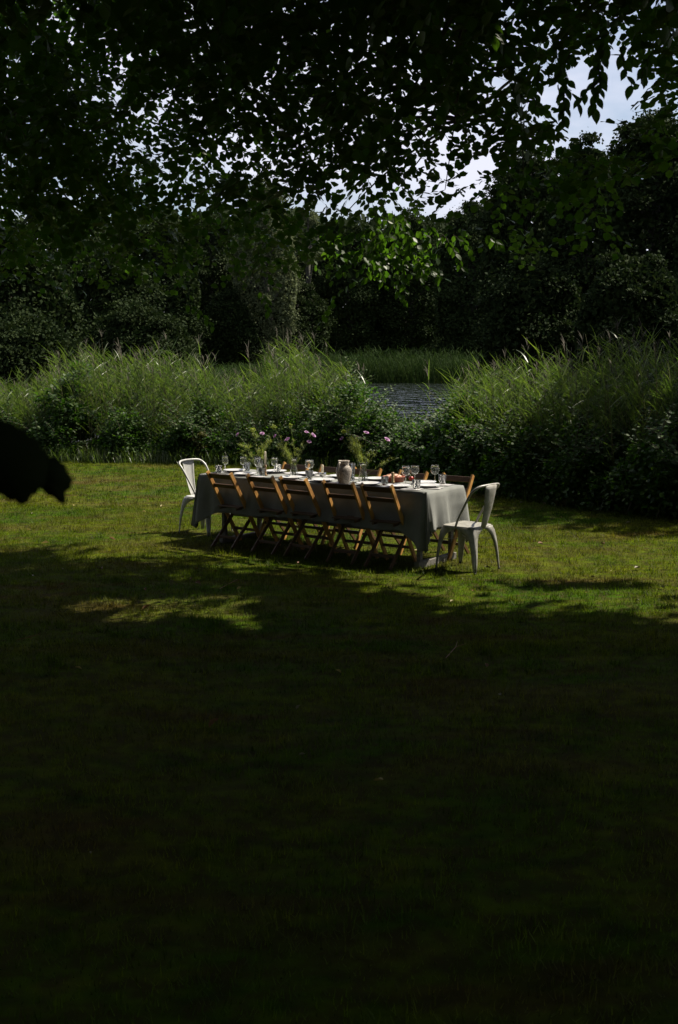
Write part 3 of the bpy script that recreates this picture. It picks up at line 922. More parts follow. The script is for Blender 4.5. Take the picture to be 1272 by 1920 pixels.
# unseen trees added to block low skylight; the last one shades the right bank
for tx, ty, th, tr_, lab, k, lf in ((-3, -17, 16, 8, 'unseen tree added straight behind the camera to block skylight', 4500, .55), (9, -16, 16, 8, 'unseen tree added behind the camera to the right to block skylight', 4500, .55),
                             (-17, 14, 14, 6, 'unseen tree added far out on the left to block skylight', 5000, .5), (-18, 3, 15, 7, 'unseen tree added left of the camera to block skylight', 5000, .5),
                             (-14, -9, 15, 7, 'unseen tree added behind the camera to the left to block skylight', 5000, .5), (18, -7, 15, 7, 'unseen tree added right of the camera to block skylight', 5000, .5),
                             (11.2, 19.4, 10.5, 3.3, 'tree outside the picture on the right that shades the right bank', 9000, .26)):
    u = rand_dir(k)
    Q = np.stack([tx + u[:, 0] * tr_, ty + u[:, 1] * tr_, th * .5 + u[:, 2] * th * .5], 1) + rand_dir(k) * .9
    Q = Q[Q[:, 2] > .3]
    o = empty('unseen_tree', (tx, ty, 0)); tag(o, lab, 'tree', 'trees round the lawn outside the picture')
    MB().tube([(0, 0, -.2), (.1, 0, th * .4), (0, .1, th * .85)], [.4, .3, .08], 8, False).build('trunk', M['bark'], o, True)
    a = np_mesh('crown', [leaves(Q - np.array([tx, ty, 0]), rand_dir(len(Q)), rand_dir(len(Q)), rng.uniform(.7, 1.2, len(Q)) * lf, .7, DIAM)], M['tree'], o); a['kind'] = 'stuff'

# (c) single leaves one can pick out: the sunlit spray and the hanging sprigs
tv = [(0, 0, 0)]
prof = [(.12, .17, .02), (.30, .27, .05), (.50, .29, .06), (.70, .22, .045), (.86, .11, .01)]
hl = MB()
vs = [(0, 0, 0)] + [(-w, t_, z_) for t_, w, z_ in prof] + [(w, t_, z_) for t_, w, z_ in prof] + [(0, t_, z_ * .15 - .05 * t_ * t_) for t_, w, z_ in prof] + [(0, 1.02, -.10)]
fs = [(0, 11, 1), (0, 6, 11)]
for i in range(4):
    fs += [(1 + i, 11 + i, 12 + i, 2 + i), (11 + i, 6 + i, 7 + i, 12 + i)]
fs += [(5, 15, 16), (15, 10, 16)]
leaf_me = bpy.data.meshes.new('leaf')
leaf_me.from_pydata(vs, [], fs); leaf_me.materials.append(M['beech'])
NLEAF = [0]
def one_leaf(p, d, n_, L):
    d = Vector(d).normalized(); n_ = Vector(n_)
    s_ = d.cross(n_).normalized(); n_ = s_.cross(d)
    Rm = Matrix((s_, d, n_)).transposed().to_4x4()
    o = bpy.data.objects.new('leaf', leaf_me)
    COL.objects.link(o)
    o.parent = beech
    o.matrix_local = Matrix.Translation(Vector(p) + OFF) @ Rm @ Matrix.Scale(L, 4)
    NLEAF[0] += 1
TWG = MB()
def twig(p0, p1, nl, size, droop=.15, face=None):
    """a thin shoot from p0 to p1 with alternate leaves"""
    p0, p1 = Vector(p0), Vector(p1)
    ln = (p1 - p0).length
    pts = [p0.lerp(p1, k / 6) + Vector((0, 0, droop * ln * math.sin(math.pi * k / 6) * .5)) + Vector((random.uniform(-1, 1), random.uniform(-1, 1), 0)) * .01 for k in range(7)]
    TWG.tube(pts, [.0035, .003, .003, .0025, .002, .002, .0015], 4, False)
    ax = (p1 - p0).normalized()
    for i in range(nl):
        f = (i + .6) / nl
        k = min(5, int(f * 6)); q = pts[k].lerp(pts[k + 1], f * 6 - k)
        sg = 1 if i % 2 else -1
        sdv = Vector((sg * random.uniform(.4, 1), random.uniform(-.5, .5), random.uniform(-.9, -.1)))
        dv = ax * .7 + sdv * .8
        nv = Vector((random.uniform(-.6, .6), -1 + random.uniform(-.5, .5), random.uniform(0, .9)))
        one_leaf(q, dv, nv, size * random.uniform(.75, 1.15))
SP = [((735, 395), (750, 560), 10.6, 20), ((735, 400), (800, 540), 10.7, 16), ((730, 430), (690, 525), 10.5, 13), ((720, 430), (660, 500), 10.5, 11), ((745, 450), (822, 522), 10.6, 9),
      ((700, 430), (628, 462), 10.5, 11), ((760, 400), (770, 480), 10.4, 12), ((650, 440), (593, 455), 10.6, 7), ((700, 455), (720, 540), 10.55, 12), ((830, 440), (868, 505), 10.4, 12),
      ((850, 440), (885, 470), 10.4, 7), ((915, 440), (938, 462), 10.0, 6), ((800, 420), (825, 450), 10.5, 6), ((760, 480), (756, 568), 10.6, 10), ((690, 400), (735, 420), 10.4, 7), ((780, 470), (790, 525), 10.6, 8),
      ((490, 545), (505, 586), 11.0, 7), ((485, 480), (548, 505), 11.0, 8), ((350, 570), (400, 612), 11.5, 9), ((640, 325), (662, 350), 9.5, 6), ((905, 40), (950, 90), 6.2, 8), ((940, 90), (945, 120), 6.4, 5), ((370, 275), (400, 312), 10.5, 8)]
for (a0, a1), (b0, b1), y, nl in SP:
    twig(on(a0, a1, y), on(b0, b1, y + random.uniform(-.2, .1)), nl, .078)
HG = [((1062, 140), (1056, 230), 5.2, 11), ((1132, 78), (1118, 205), 5.0, 16), ((1120, 150), (1085, 195), 5.0, 6), ((1160, 95), (1185, 165), 4.7, 5), ((1070, 95), (1040, 150), 5.4, 7), ((1230, 90), (1205, 140), 4.9, 6), ((1010, 120), (1000, 205), 5.5, 8), ((1150, 60), (1100, 80), 5.0, 6)]
for (a0, a1), (b0, b1), y, nl in HG:
    twig(on(a0, a1, y), on(b0, b1, y), nl, .060, droop=.1)
bpart(TWG.build('twigs', M['twig'], beech), 'stuff')
print('single leaves', NLEAF[0])

# out-of-focus sprig close to the camera at the left edge
sprig = empty('leafy_branch', (-1.5, 1.0, 2.3))
tag(sprig, 'blurred black leaf sprig reaching in close to the lens at the left edge', 'branch')
mb = MB().tube([(0, 0, .05), (.35, -.05, .03), (.75, -.12, -.10), (1.12, -.1, -.20)], [.012, .009, .005, .003], 6, False)
mb.build('stem', M['twig'], sprig, True)
def big_leaf(pts_px, y, dz, name='leaf_blade'):
    """a lobed, toothed leaf blade"""
    base = [on(px, py, y) - Vector(sprig.location) for px, py in pts_px]
    c = sum(base, Vector()) / len(base)
    ring = []
    k = len(base)
    for i in range(k):
        p, q = base[i], base[(i + 1) % k]
        m_ = max(2, int((q - p).length / .004))
        for j in range(m_):
            w = p.lerp(q, j / m_)
            out_d = (w - c).normalized()
            ring.append(w + out_d * (.0011 if j % 2 else -.0006))
    vs = [c + Vector((0, -.012, 0))] + [r_ + Vector((0, dz * math.sin(i * .13), 0)) for i, r_ in enumerate(ring)]
    fs = [(0, 1 + i, 1 + (i + 1) % len(ring)) for i in range(len(ring))]
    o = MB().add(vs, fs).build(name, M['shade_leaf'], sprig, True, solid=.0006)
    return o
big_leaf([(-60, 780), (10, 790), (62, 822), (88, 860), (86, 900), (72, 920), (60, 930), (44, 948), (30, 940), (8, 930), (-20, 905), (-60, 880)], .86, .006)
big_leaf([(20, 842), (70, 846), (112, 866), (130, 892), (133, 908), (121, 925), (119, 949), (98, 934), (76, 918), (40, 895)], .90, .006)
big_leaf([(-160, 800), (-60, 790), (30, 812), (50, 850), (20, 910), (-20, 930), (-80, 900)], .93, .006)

# ------------------------------------------------------------ the table
NL = Vector((-1.56, 13.038, 0)); AX = Vector((.8138, -.5811, 0)); AN = Vector((.5811, .8138, 0))
TROT = math.atan2(AX.y, AX.x)
TL, TW_, TH = 2.96, .725, .755
def tp(u, v, z=0.0):
    p = NL + AX * u + AN * v
    return Vector((p.x, p.y, z))
table = empty('dining_table', tp(0, 0), TROT)
tag(table, 'long weathered wooden trestle table hidden under the grey cloth', 'table')
mb = MB()
for i in range(4):
    MB().box((TL / 2, .09 + i * .18, TH - .022), (TL - .04, .172, .03), bev=.003).build('plank', M['grey_wood'], table)
for u in (.32, 2.86):
    tr = MB()
    tr.box((u, .05, .37), (.04, .055, .64), bev=.004)
    tr.box((u, .66, .37), (.04, .055, .64), bev=.004)
    tr.box((u, .36, .025), (.055, .74, .07), bev=.004)
    tr.box((u, .36, .693), (.05, .66, .05), bev=.004)
    tr.build('trestle', M['grey_wood'], table)
MB().box((TL / 2, .36, .30), (TL - .3, .03, .07), bev=.004).build('stretcher', M['grey_wood'], table)

# the cloth
def cloth():
    drop = .395
    n_top_u, n_top_v = 60, 16
    mb = MB()
    r0 = .012
    T_ = TH + .004
    ring = []                                         # perimeter points: base pos, outward, corner factor
    def side(a, b, outv, k):
        for i in range(k):
            f = (i + .5) / k
            ring.append((Vector(a).lerp(Vector(b), f), Vector(outv), 0.0, None))
    def corner(c, a0, k=14):
        for i in range(k + 1):
            t_ = i / k
            a = a0 + t_ * math.pi / 2
            ring.append((Vector(c), Vector((math.cos(a), math.sin(a))), 1.0, t_))
    side((0, 0), (TL, 0), (0, -1), 110); corner((TL, 0), -math.pi / 2)
    side((TL, 0), (TL, TW_), (1, 0), 34); corner((TL, TW_), 0)
    side((TL, TW_), (0, TW_), (0, 1), 110); corner((0, TW_), math.pi / 2)
    side((0, TW_), (0, 0), (-1, 0), 34); corner((0, 0), math.pi)
    n = len(ring)
    nr = 16
    s_ = 0
    rows = [[] for _ in range(nr)]
    prev = None
    for i, (c, o_, cf, t_) in enumerate(ring):
        if prev is not None: s_ += (c - prev).length + (.02 if cf else 0)
        prev = c
        if cf:
            wv = abs(math.sin(math.atan2(o_.y, o_.x)))
            L = drop + .225 * wv ** .9 * (1 - .25 * max(0, wv - .85) / .15)
            fold = math.sin(t_ * math.pi)
        else:
            L = drop; fold = 0
        if not cf:
            dc0 = min((c - Vector(q)).length for q in ((0, 0), (TL, 0), (TL, TW_), (0, TW_)))
            if abs(o_.y) > .5: L += .169 * max(0, 1 - dc0 / .30) ** 1.25
        L *= 1 + .03 * math.sin(s_ * 3.1) + .012 * math.sin(s_ * 9)
        for k in range(nr):
            d_ = k / (nr - 1)
            hh = L * d_
            rad = r0 * min(1, d_ * 8) + d_ * (.014 + .020 * (math.sin(s_ * 11.3) + .6 * math.sin(s_ * 23.1 + 1.1)) + .014 * (abs(((s_ * 2.1) % 1.0) - .5) < .06)) * (1 - cf) + .02 * d_
            rad += .007 * max(0, 1 - abs(d_ - .45) / .07) * (1 - cf) * (.5 + .5 * math.sin(s_ * 5)) + .004 * math.sin(s_ * 47 + d_ * 9) * d_ * (1 - cf)
            # corner: pinched fold that stands out and swings back under
            if cf:
                rad += fold * (.035 * d_ ** .8) + d_ * .035 * math.cos((t_ - .5) * 22) * (1 - abs(t_ - .5) * 2)
            else:
                # swell near the corners
                dc = min((c - Vector(q)).length for q in ((0, 0), (TL, 0), (TL, TW_), (0, TW_)))
                rad += .045 * d_ * math.exp(-(dc / .09) ** 2) - .02 * d_ * math.exp(-((dc - .16) / .06) ** 2)
            rows[k].append((c.x + o_.x * rad, c.y + o_.y * rad, T_ - hh * (1 if k else 0) - (0 if k == 0 else .0)))
    vs, fs = [], []
    for k in range(nr):
        vs += rows[k]
    for k in range(nr - 1):
        for i in range(n):
            j = (i + 1) % n
            fs.append((k * n + i, (k + 1) * n + i, (k + 1) * n + j, k * n + j))
    mb.add(vs, fs)
    mb.add([(-r0 * 0, 0, T_), (TL, 0, T_), (TL, TW_, T_), (0, TW_, T_)], [])
    # top as a grid
    vs, fs = [], []
    for a in range(n_top_u + 1):
        for b_ in range(n_top_v + 1):
            u_, v_ = TL * a / n_top_u, TW_ * b_ / n_top_v
            ed = min(u_, TL - u_, v_, TW_ - v_)
            vs.append((u_, v_, T_ + (.0012 * math.sin(u_ * 31 + v_ * 9) if ed > .01 else 0)))
    for a in range(n_top_u):
        for b_ in range(n_top_v):
            k = a * (n_top_v + 1) + b_
            fs.append((k, k + n_top_v + 1, k + n_top_v + 2, k + 1))
    mb.add(vs, fs)
    o = mb.build('tablecloth', M['linen'], None, True, solid=.0015)
    o.location = tp(0, 0); o.rotation_euler = (0, 0, TROT)
    tag(o, 'grey linen cloth draped over the long table, sunlit at its right end', 'tablecloth')
cloth()
ZT = TH + .0065

# ------------------------------------------------------------ wooden folding chairs
def make_folding():
    o = empty('folding_chair')
    w = .17
    for s_ in (-1, 1):
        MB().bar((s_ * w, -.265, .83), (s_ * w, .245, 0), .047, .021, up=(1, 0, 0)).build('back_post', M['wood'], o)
    # swap width/height so the broad face looks sideways
    for s_ in (-1, 1):
        MB().bar((s_ * (w - .026), .20, .435), (s_ * (w - .026), -.24, 0), .038, .020, up=(1, 0, 0)).build('leg', M['wood_shaded'], o)
    k = (.83) / .51
    def py_(z): return -.265 + (.83 - z) / k
    tilt = Matrix.Rotation(-math.atan2(.51, .83), 3, 'X')
    tl = Matrix.Rotation(math.atan2(.51, .83), 3, 'X')
    MB().box((0, py_(.785), .785), (2 * w - .022, .014, .062), tl, .003).build('top_rail', M['wood_shaded'], o)
    MB().box((0, py_(.675), .675), (2 * w - .022, .014, .050), tl, .003).build('lower_rail', M['wood_shaded'], o)
    MB().bar((-w, py_(.17), .17), (w, py_(.17), .17), .016, .03).build('stretcher', M['wood_shaded'], o)
    MB().bar((-w + .03, -.13, .11), (w - .03, -.13, .11), .016, .03).build('stretcher', M['wood_shaded'], o)
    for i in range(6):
        MB().box((0, -.105 + i * .060, .444 + .004 * i), (2 * w - .03, .05, .014), None, .003).build('slat', M['wood_shaded'], o)
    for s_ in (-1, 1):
        MB().bar((s_ * (w - .05), -.13, .425), (s_ * (w - .05), .215, .448), .018, .028).build('seat_rail', M['wood_shaded'], o)
    return o
CH = make_folding()
rn = TROT           # local +y = AN
near_u = [.54, 1.10, 1.54, 2.08, 2.54]
far_u = [.57, 1.11, 1.56, 2.15, 2.72]
near_lab = ['wooden folding chair on the near side, leftmost, next to the white metal chair', 'second folding chair from the left on the shaded near side',
            'middle folding chair of the near side, below the short candle', 'folding chair on the near side standing below the stoneware jug',
            'rightmost folding chair on the near side, beside the hanging cloth corner']
far_lab = ['far side folding chair behind the left candle and vase', 'far side folding chair behind the candle in the steel cup',
           'far side folding chair behind the vase with the feathery plume', 'far side folding chair behind the terracotta dish and glasses',
           'far side folding chair at the right end, its sunlit back clear of the cloth']
for i, u in enumerate(near_u):
    rz = rn + random.uniform(-.09, .09)
    if i == 0:
        o = CH; o.location = tp(u, -.005); o.rotation_euler = (0, 0, rz)
    else:
        o = dup(CH, tp(u, -.005 + random.uniform(-.015, .015)), rz)
    tag(o, near_lab[i], 'folding chair', 'wooden folding chairs along the table')
for i, u in enumerate(far_u):
    o = dup(CH, tp(u, .725 + .07), rn + math.pi + random.uniform(-.05, .05))
    tag(o, far_lab[i], 'folding chair', 'wooden folding chairs along the table')

# ------------------------------------------------------------ metal chairs
def make_metal(mt, name='metal_chair'):
    o = empty(name)
    hw, sh = .185, .445
    # seat: rounded square pan with turned-down lip
    mb = MB()
    def rr(hx, hy, r, z, k=6, tf=1.0):
        pts = []
        for (sx, sy, a0) in ((1, 1, 0), (-1, 1, 90), (-1, -1, 180), (1, -1, 270)):
            for i in range(k + 1):
                a = math.radians(a0 + 90 * i / k)
                x_ = sx * (hx - r) + r * math.cos(a); y_ = sy * (hy - r) + r * math.sin(a)
                x_ *= 1 + .05 * (y_ / hy) * tf
                pts.append((x_, y_, z))
        return pts
    loops = [rr(hw * .55, hw * .55, .05, sh - .006), rr(hw * .82, hw * .82, .06, sh - .005), rr(hw * .95, hw * .95, .06, sh), rr(hw, hw, .06, sh - .004), rr(hw * 1.01, hw * 1.01, .06, sh - .03)]
    m_ = len(loops[0])
    vs = [(0, 0, sh - .007)] + [p for l in loops for p in l]
    fs = [(0, 1 + i, 1 + (i + 1) % m_) for i in range(m_)]
    for k in range(len(loops) - 1):
        for i in range(m_):
            j = (i + 1) % m_
            fs.append((1 + k * m_ + i, 1 + (k + 1) * m_ + i, 1 + (k + 1) * m_ + j, 1 + k * m_ + j))
    mb.add(vs, fs)
    mb.build('seat', mt, o, True, solid=.003)
    # four folded sheet legs
    prof = [(0, .175), (.04, .165), (.09, .125), (.15, .085), (.24, .064), (.38, .052), (.60, .042), (.82, .032), (1.0, .020)]
    for sx in (-1, 1):
        for sy in (-1, 1):
            vs, fs = [], []
            for i, (t_, w_) in enumerate(prof):
                zz = (sh - .012) * (1 - t_)
                out_ = .045 * t_ + (.012 * math.sin(t_ * 3.1) if t_ < 1 else 0)
                cx_, cy_ = sx * (hw - .002 + out_ * (.8)), sy * (hw - .002 + out_ * (1.0 if sy > 0 else 1.25))
                b_ = .016 * min(1, .25 + t_) if t_ > .05 else .02
                row = [(cx_ - sx * w_, cy_, zz), (cx_ - sx * w_ * .45, cy_ + sy * .002, zz), (cx_ - sx * b_, cy_, zz), (cx_, cy_ - sy * b_, zz), (cx_ + sx * .002, cy_ - sy * w_ * .45, zz), (cx_, cy_ - sy * w_, zz)]
                vs += row
            for i in range(len(prof) - 1):
                for j in range(5):
                    q = (i * 6 + j, i * 6 + j + 1, (i + 1) * 6 + j + 1, (i + 1) * 6 + j)
                    fs.append(q if sx * sy > 0 else q[::-1])
            lg = MB().add(vs, fs).build('leg', mt, o, True, solid=.0035)
            fx, fy = sx * (hw + .036 - .008), sy * (hw + (.045 if sy > 0 else .055) - .008)
            MB().lathe([(.0, 0), (.011, 0), (.013, .004), (.012, .02), (.0, .02)], 10, (fx, fy, 0)).build('foot', M['rubber'], lg, True)
    # hoop back
    pts = []
    top, wy, by = .85, .205, -.245
    ctrl = [(-.180, .02, sh - .01), (-.186, -.01, sh + .06), (-.200, -.09, sh + .20), (-.212, -.165, sh + .32), (-.205, -.212, top - .035), (-.165, -.240, top - .008),
            (-.09, -.258, top), (0, -.264, top + .002), (.09, -.258, top), (.165, -.240, top - .008), (.205, -.212, top - .035), (.212, -.165, sh + .32), (.200, -.09, sh + .20), (.186, -.01, sh + .06), (.180, .02, sh - .01)]
    C_ = [Vector(c) for c in ctrl]
    for i in range(len(C_) - 1):
        p0, p1, p2, p3 = C_[max(i - 1, 0)], C_[i], C_[i + 1], C_[min(i + 2, len(C_) - 1)]
        for k in range(5):
            t_ = k / 5
            pts.append(.5 * ((2 * p1) + (p2 - p0) * t_ + (2 * p0 - 5 * p1 + 4 * p2 - p3) * t_ ** 2 + (3 * p1 - p0 - 3 * p2 + p3) * t_ ** 3))
    pts.append(C_[-1])
    MB().tube(pts, .0115, 10).build('back_frame', mt, o, True)
    # splat
    vs, fs = [], []
    R_ = 10
    for i in range(R_ + 1):
        t_ = i / R_
        z_ = sh - .02 + t_ * (top - sh + .02)
        y_ = -.178 - .086 * t_ - .012 * math.sin(t_ * math.pi)
        hw_ = .045 + .058 * t_
        for k, q in enumerate((-1, -.86, -.8, -.4, 0, .4, .8, .86, 1)):
            rel = .005 if abs(q) < .83 else 0
            vs.append((q * hw_, y_ - (1 - q * q) * .012 + (-rel if .08 < t_ < .92 else 0), z_))
    for i in range(R_):
        for k in range(8):
            fs.append((i * 9 + k, i * 9 + k + 1, (i + 1) * 9 + k + 1, (i + 1) * 9 + k))
    MB().add(vs, fs).build('backrest', mt, o, True, solid=.003)
    # cross brace below the seat
    bz = .30
    MB().bar((-hw * .98, -hw * .98, bz), (hw * .98, hw * .98, bz), .012, .004).build('brace', mt, o)
    MB().bar((-hw * .98, hw * .98, bz + .006), (hw * .98, -hw * .98, bz + .006), .012, .004).build('brace', mt, o)
    return o
mc = make_metal(M['grey_metal'])
mc.location = (1.255, 11.33, 0); mc.rotation_euler = (0, 0, math.atan2(.77, .64))
tag(mc, 'pale worn metal chair with hoop back at the right head of the table', 'chair', 'metal chairs at the table ends')
mc2 = make_metal(M['white'])
mc2.location = (-1.56, 13.62, 0); mc2.rotation_euler = (0, 0, math.atan2(-.83, -.56))
tag(mc2, 'white painted metal chair with hoop back at the left head of the table', 'chair', 'metal chairs at the table ends')

# ------------------------------------------------------------ tableware
def lathe_obj(name, prof, mt, loc, label=None, cat=None, group=None, n=30, parent=None, close=True):
    o = MB().lathe(prof, n, close=close).build(name, mt, parent, True)
    o.location = loc
    if label: tag(o, label, cat, group)
    return o
# plates
pl_prof = [(.0, .0), (.075, .0), (.082, .004), (.125, .020), (.128, .0225), (.124, .0235), (.085, .009), (.078, .007), (.0, .007)]
near_pl = ['plate at the leftmost near-side seat, left of the tall candle', 'plate at the second near-side seat, below the middle vase', 'plate at the middle near-side seat, left of the jug',
           'plate right of the jug on the near side, at the table edge', 'plate in front of the terracotta dish at the near edge']
far_pl = ['far side plate behind the tall candle', 'far side plate behind the middle vase', 'far side plate behind the candle in the steel cup',
          'far side plate behind the vase with the feathery plume', 'far side plate behind the wine glasses at the right end']
spots = [(u + (.06 if i in (3,) else .0) + .03, .165, near_pl[i]) for i, u in enumerate([.50, 1.14, 1.56, 2.08, 2.50])] + [(u, .585, far_pl[i]) for i, u in enumerate([.62, 1.06, 1.52, 1.98, 2.58])]
spots += [(.19, .38, 'plate at the left head of the table before the white chair'), (2.765, .36, 'plate at the right head of the table, corner of a napkin below it')]
P0 = None
NAPK = []
for u, v, lab in spots:
    loc = tp(u, v, ZT + .004)
    if P0 is None:
        P0 = lathe_obj('plate', pl_prof, M['plate'], loc, n=36); o = P0
    else:
        o = P0.copy(); COL.objects.link(o); o.location = loc
    tag(o, 'pale ' + lab, 'plate', 'place settings')
    NAPK.append((u, v, lab))
# napkins under or beside the plates
for i, (u, v, lab) in enumerate(NAPK):
    near = v < .3
    vs, fs = [], []
    a, b_ = 9, 7
    L1, L2 = (.20, .15)
    for x_ in range(a):
        for y_ in range(b_):
            fx, fy = x_ / (a - 1) - .5, y_ / (b_ - 1) - .5
            vs.append((fx * L1 + .006 * math.sin(fy * 9 + i), fy * L2 + .006 * math.sin(fx * 11 + i), .0012 + .0025 * (1 + math.sin(fx * 14 + i * 2) * math.sin(fy * 9 + i)) * .5))
    for x_ in range(a - 1):
        for y_ in range(b_ - 1):
            k = x_ * b_ + y_
            fs.append((k, k + b_, k + b_ + 1, k + 1))
    on_pl = i % 3 == 0 and i < 10
    o = MB().add(vs, fs).build('napkin', M['napkin'], None, True, solid=.002)
    if i >= 10:
        o.location = tp(u + (.06 if i == 11 else -.06), v - .12, ZT + .001)
    else:
        o.location = tp(u + .19, v + (-.06 if near else .03), ZT + .001)
    if i == 11:
        o.location = tp(2.84, .30, ZT + .001)
    o.rotation_euler = (0, 0, TROT + random.uniform(-.25, .25))
    tag(o, 'light napkin by the ' + lab.split(',')[0], 'napkin', 'place settings')

# wine glasses: bowl height and width differ
def wine(loc, h, w, label):
    o = empty('wine_glass', loc)
    tag(o, label, 'wine glass', 'wine glasses')
    zb = h * .46
    th = .0016
    outer = [(.004, zb), (.014, zb + .008), (w * .36, zb + h * .08), (w * .49, zb + h * .20), (w * .5, zb + h * .30), (w * .46, zb + h * .42), (w * .42, h)]
    inner = [(max(r - th, .0005), z + (th if i < 2 else 0)) for i, (r, z) in enumerate(outer)][::-1]
    MB().lathe(outer + inner + [(.0005, zb + .004)], 26, close=False).build('bowl', M['glass'], o, True)
    MB().lathe([(.0, .0), (.034, .0), (.035, .0015), (.012, .006), (.0045, .014), (.0038, zb * .6), (.005, zb), (.0, zb)], 22).build('stem', M['glass'], o, True)
WG = [(422.8, 886, .185, .072, 'wine glass farthest left, alone at the corner by the white chair'), (456.8, 886, .18, .076, 'second wine glass from the left, in front of a tumbler'),
      (484, 891.5, .20, .082, 'wine glass in front of the left flower vase'), (515, 888, .18, .078, 'wine glass right of the tall candle'),
      (580.5, 894, .185, .100, 'big bowled wine glass left of the candle in the steel cup'), (761, 910, .20, .088, 'wine glass touching the right end of the terracotta dish'),
      (778, 906, .185, .092, 'middle wine glass of the three at the right end'), (815.5, 907, .195, .092, 'rightmost wine glass, standing by itself near the table end')]
for px, py, h, w, lab in WG:
    p = at(px, py, ZT)
    wine((p.x, p.y, ZT), h, w, lab)
def tumbler(loc, h, w, label):
    o = lathe_obj('tumbler', [(.0, 0), (w * .38, 0), (w * .40, .004), (w * .5, h), (w * .5 - .0022, h), (w * .37, .010), (.0, .009)], M['glass'], loc, label, 'tumbler', 'drinking tumblers', 20, close=False)
    # cut facets round the lower half
    return o
TB = [(411, 886, .080, .080, 'wide tumbler at the left corner of the table'), (464, 883, .095, .075, 'tumbler behind the second wine glass from the left'),
      (492, 892, .09, .075, 'tumbler squeezed between the left vase and the tall candle'), (522, 885, .085, .072, 'tumbler right behind the wine glass beside the tall candle'), (580, 899.5, .10, .085, 'tumbler in front of the big bowled wine glass'),
      (660, 901, .185, .075, 'tall beer glass half hidden behind the stoneware jug'), (722, 909, .085, .080, 'tumbler before the left end of the terracotta dish'),
      (781, 917, .095, .088, 'tumbler near the right front corner of the table'), (829.6, 908, .10, .085, 'tumbler farthest right, next to the lone wine glass')]
for px, py, h, w, lab in TB:
    p = at(px, py, ZT)
    tumbler((p.x, p.y, ZT), h, w, lab)
# vases
VZ = [(487.5, 886.5, .185, .078, 'straight clear glass vase at the left with flowers'), (551.7, 893.5, .205, .09, 'waisted glass carafe used as vase in the middle'), (681.5, 903.5, .205, .105, 'waisted glass carafe used as vase right of the jug')]
VP = []
for i, (px, py, h, w, lab) in enumerate(VZ):
    p = at(px, py, ZT)
    r = w / 2
    if i == 0:
        outer = [(r * .9, 0), (r * .92, .01), (r, h)]
    else:
        outer = [(r * .95, 0), (r, .015), (r * .95, h * .25), (r * .62, h * .62), (r * .66, h * .8), (r * .80, h)]
    inner = [(x_ - .002, z_ + (.006 if z_ < .01 else 0)) for x_, z_ in outer][::-1]
    inner[-1] = (inner[-1][0], .008)
    lathe_obj('vase', [(.0, 0)] + outer + inner + [(.0, .008)], M['glass'], (p.x, p.y, ZT), lab, 'vase', 'glass flower vases', 26, close=False)
    VP.append(Vector((p.x, p.y, ZT + .01)))

# jug
p = at(645, 907, ZT)
jug = empty('jug', (p.x, p.y, ZT), 0)
tag(jug, 'speckled grey stoneware jug with handle in the middle of the table', 'jug')
pr = [(.0, 0), (.050, 0), (.056, .008), (.070, .06), (.081, .11), (.083, .135), (.076, .165), (.060, .182), (.052, .190), (.051, .205), (.055, .222), (.061, .238), (.058, .240), (.050, .225), (.046, .205), (.047, .190), (.07, .16), (.07, .10), (.045, .012), (.0, .01)]
MB().lathe(pr, 36).build('body', M['stone'], jug, True)
a = math.radians(-125)
hp = []
for r_, z_ in ((.052, .215), (.075, .222), (.092, .205), (.100, .170), (.099, .13), (.090, .10), (.074, .09)):
    hp.append((math.cos(a) * r_, math.sin(a) * r_, z_))
MB().tube(hp, [.010, .011, .011, .010, .010, .010, .010], 10).build('handle', M['stone'], jug, True)
# tall candle in a turned holder
p = at(498, 891.5, ZT)
cd = empty('candle_holder', (p.x, p.y, ZT)); tag(cd, 'slim brown turned candle holder beside the left vase', 'candle holder')
MB().lathe([(.0, 0), (.024, 0), (.026, .006), (.014, .014), (.011, .04), (.014, .07), (.011, .09), (.017, .108), (.016, .115), (.0, .115)], 20).build('holder_body', M['brass'], cd, True)
cn = empty('candle', (p.x, p.y, ZT + .113)); tag(cn, 'tall white unlit candle in the brown holder beside the left vase', 'candle', 'white candles')
MB().lathe([(.0, 0), (.0115, 0), (.011, .148), (.008, .153), (.0, .152)], 16).build('wax', M['wax'], cn, True)
MB().tube([(0, 0, .15), (.001, 0, .162)], .001, 5).build('wick', M['wick'], cn)
# short candle in a steel cup
p = at(605, 897.5, ZT)
cup = empty('candle_cup', (p.x, p.y, ZT)); tag(cup, 'small polished steel cup holding the short candle', 'candle holder')
MB().lathe([(.0, 0), (.026, 0), (.026, .004), (.009, .010), (.009, .022), (.034, .034), (.044, .062), (.042, .063), (.03, .038), (.0, .03)], 26).build('bowl', M['steel'], cup, True)
cn = empty('candle', (p.x, p.y, ZT + .03)); tag(cn, 'short white candle standing in the steel cup', 'candle', 'white candles')
MB().lathe([(.0, 0), (.0125, 0), (.012, .115), (.009, .12), (.0, .118)], 16).build('wax', M['wax'], cn, True)
MB().tube([(0, 0, .117), (.001, 0, .128)], .001, 5).build('wick', M['wick'], cn)
# pale wooden mill
p = at(736.6, 909.5, ZT)
ml = empty('pepper_mill', (p.x, p.y, ZT)); tag(ml, 'slim pale wooden mill in front of the terracotta dish', 'mill')
MB().lathe([(.0, 0), (.019, 0), (.020, .006), (.016, .05), (.015, .08), (.017, .098), (.0, .098)], 20).build('mill_body', M['mill'], ml, True)
MB().lathe([(.0, .100), (.015, .100), (.017, .108), (.017, .124), (.012, .132), (.0, .133)], 20).build('mill_head', M['mill'], ml, True)
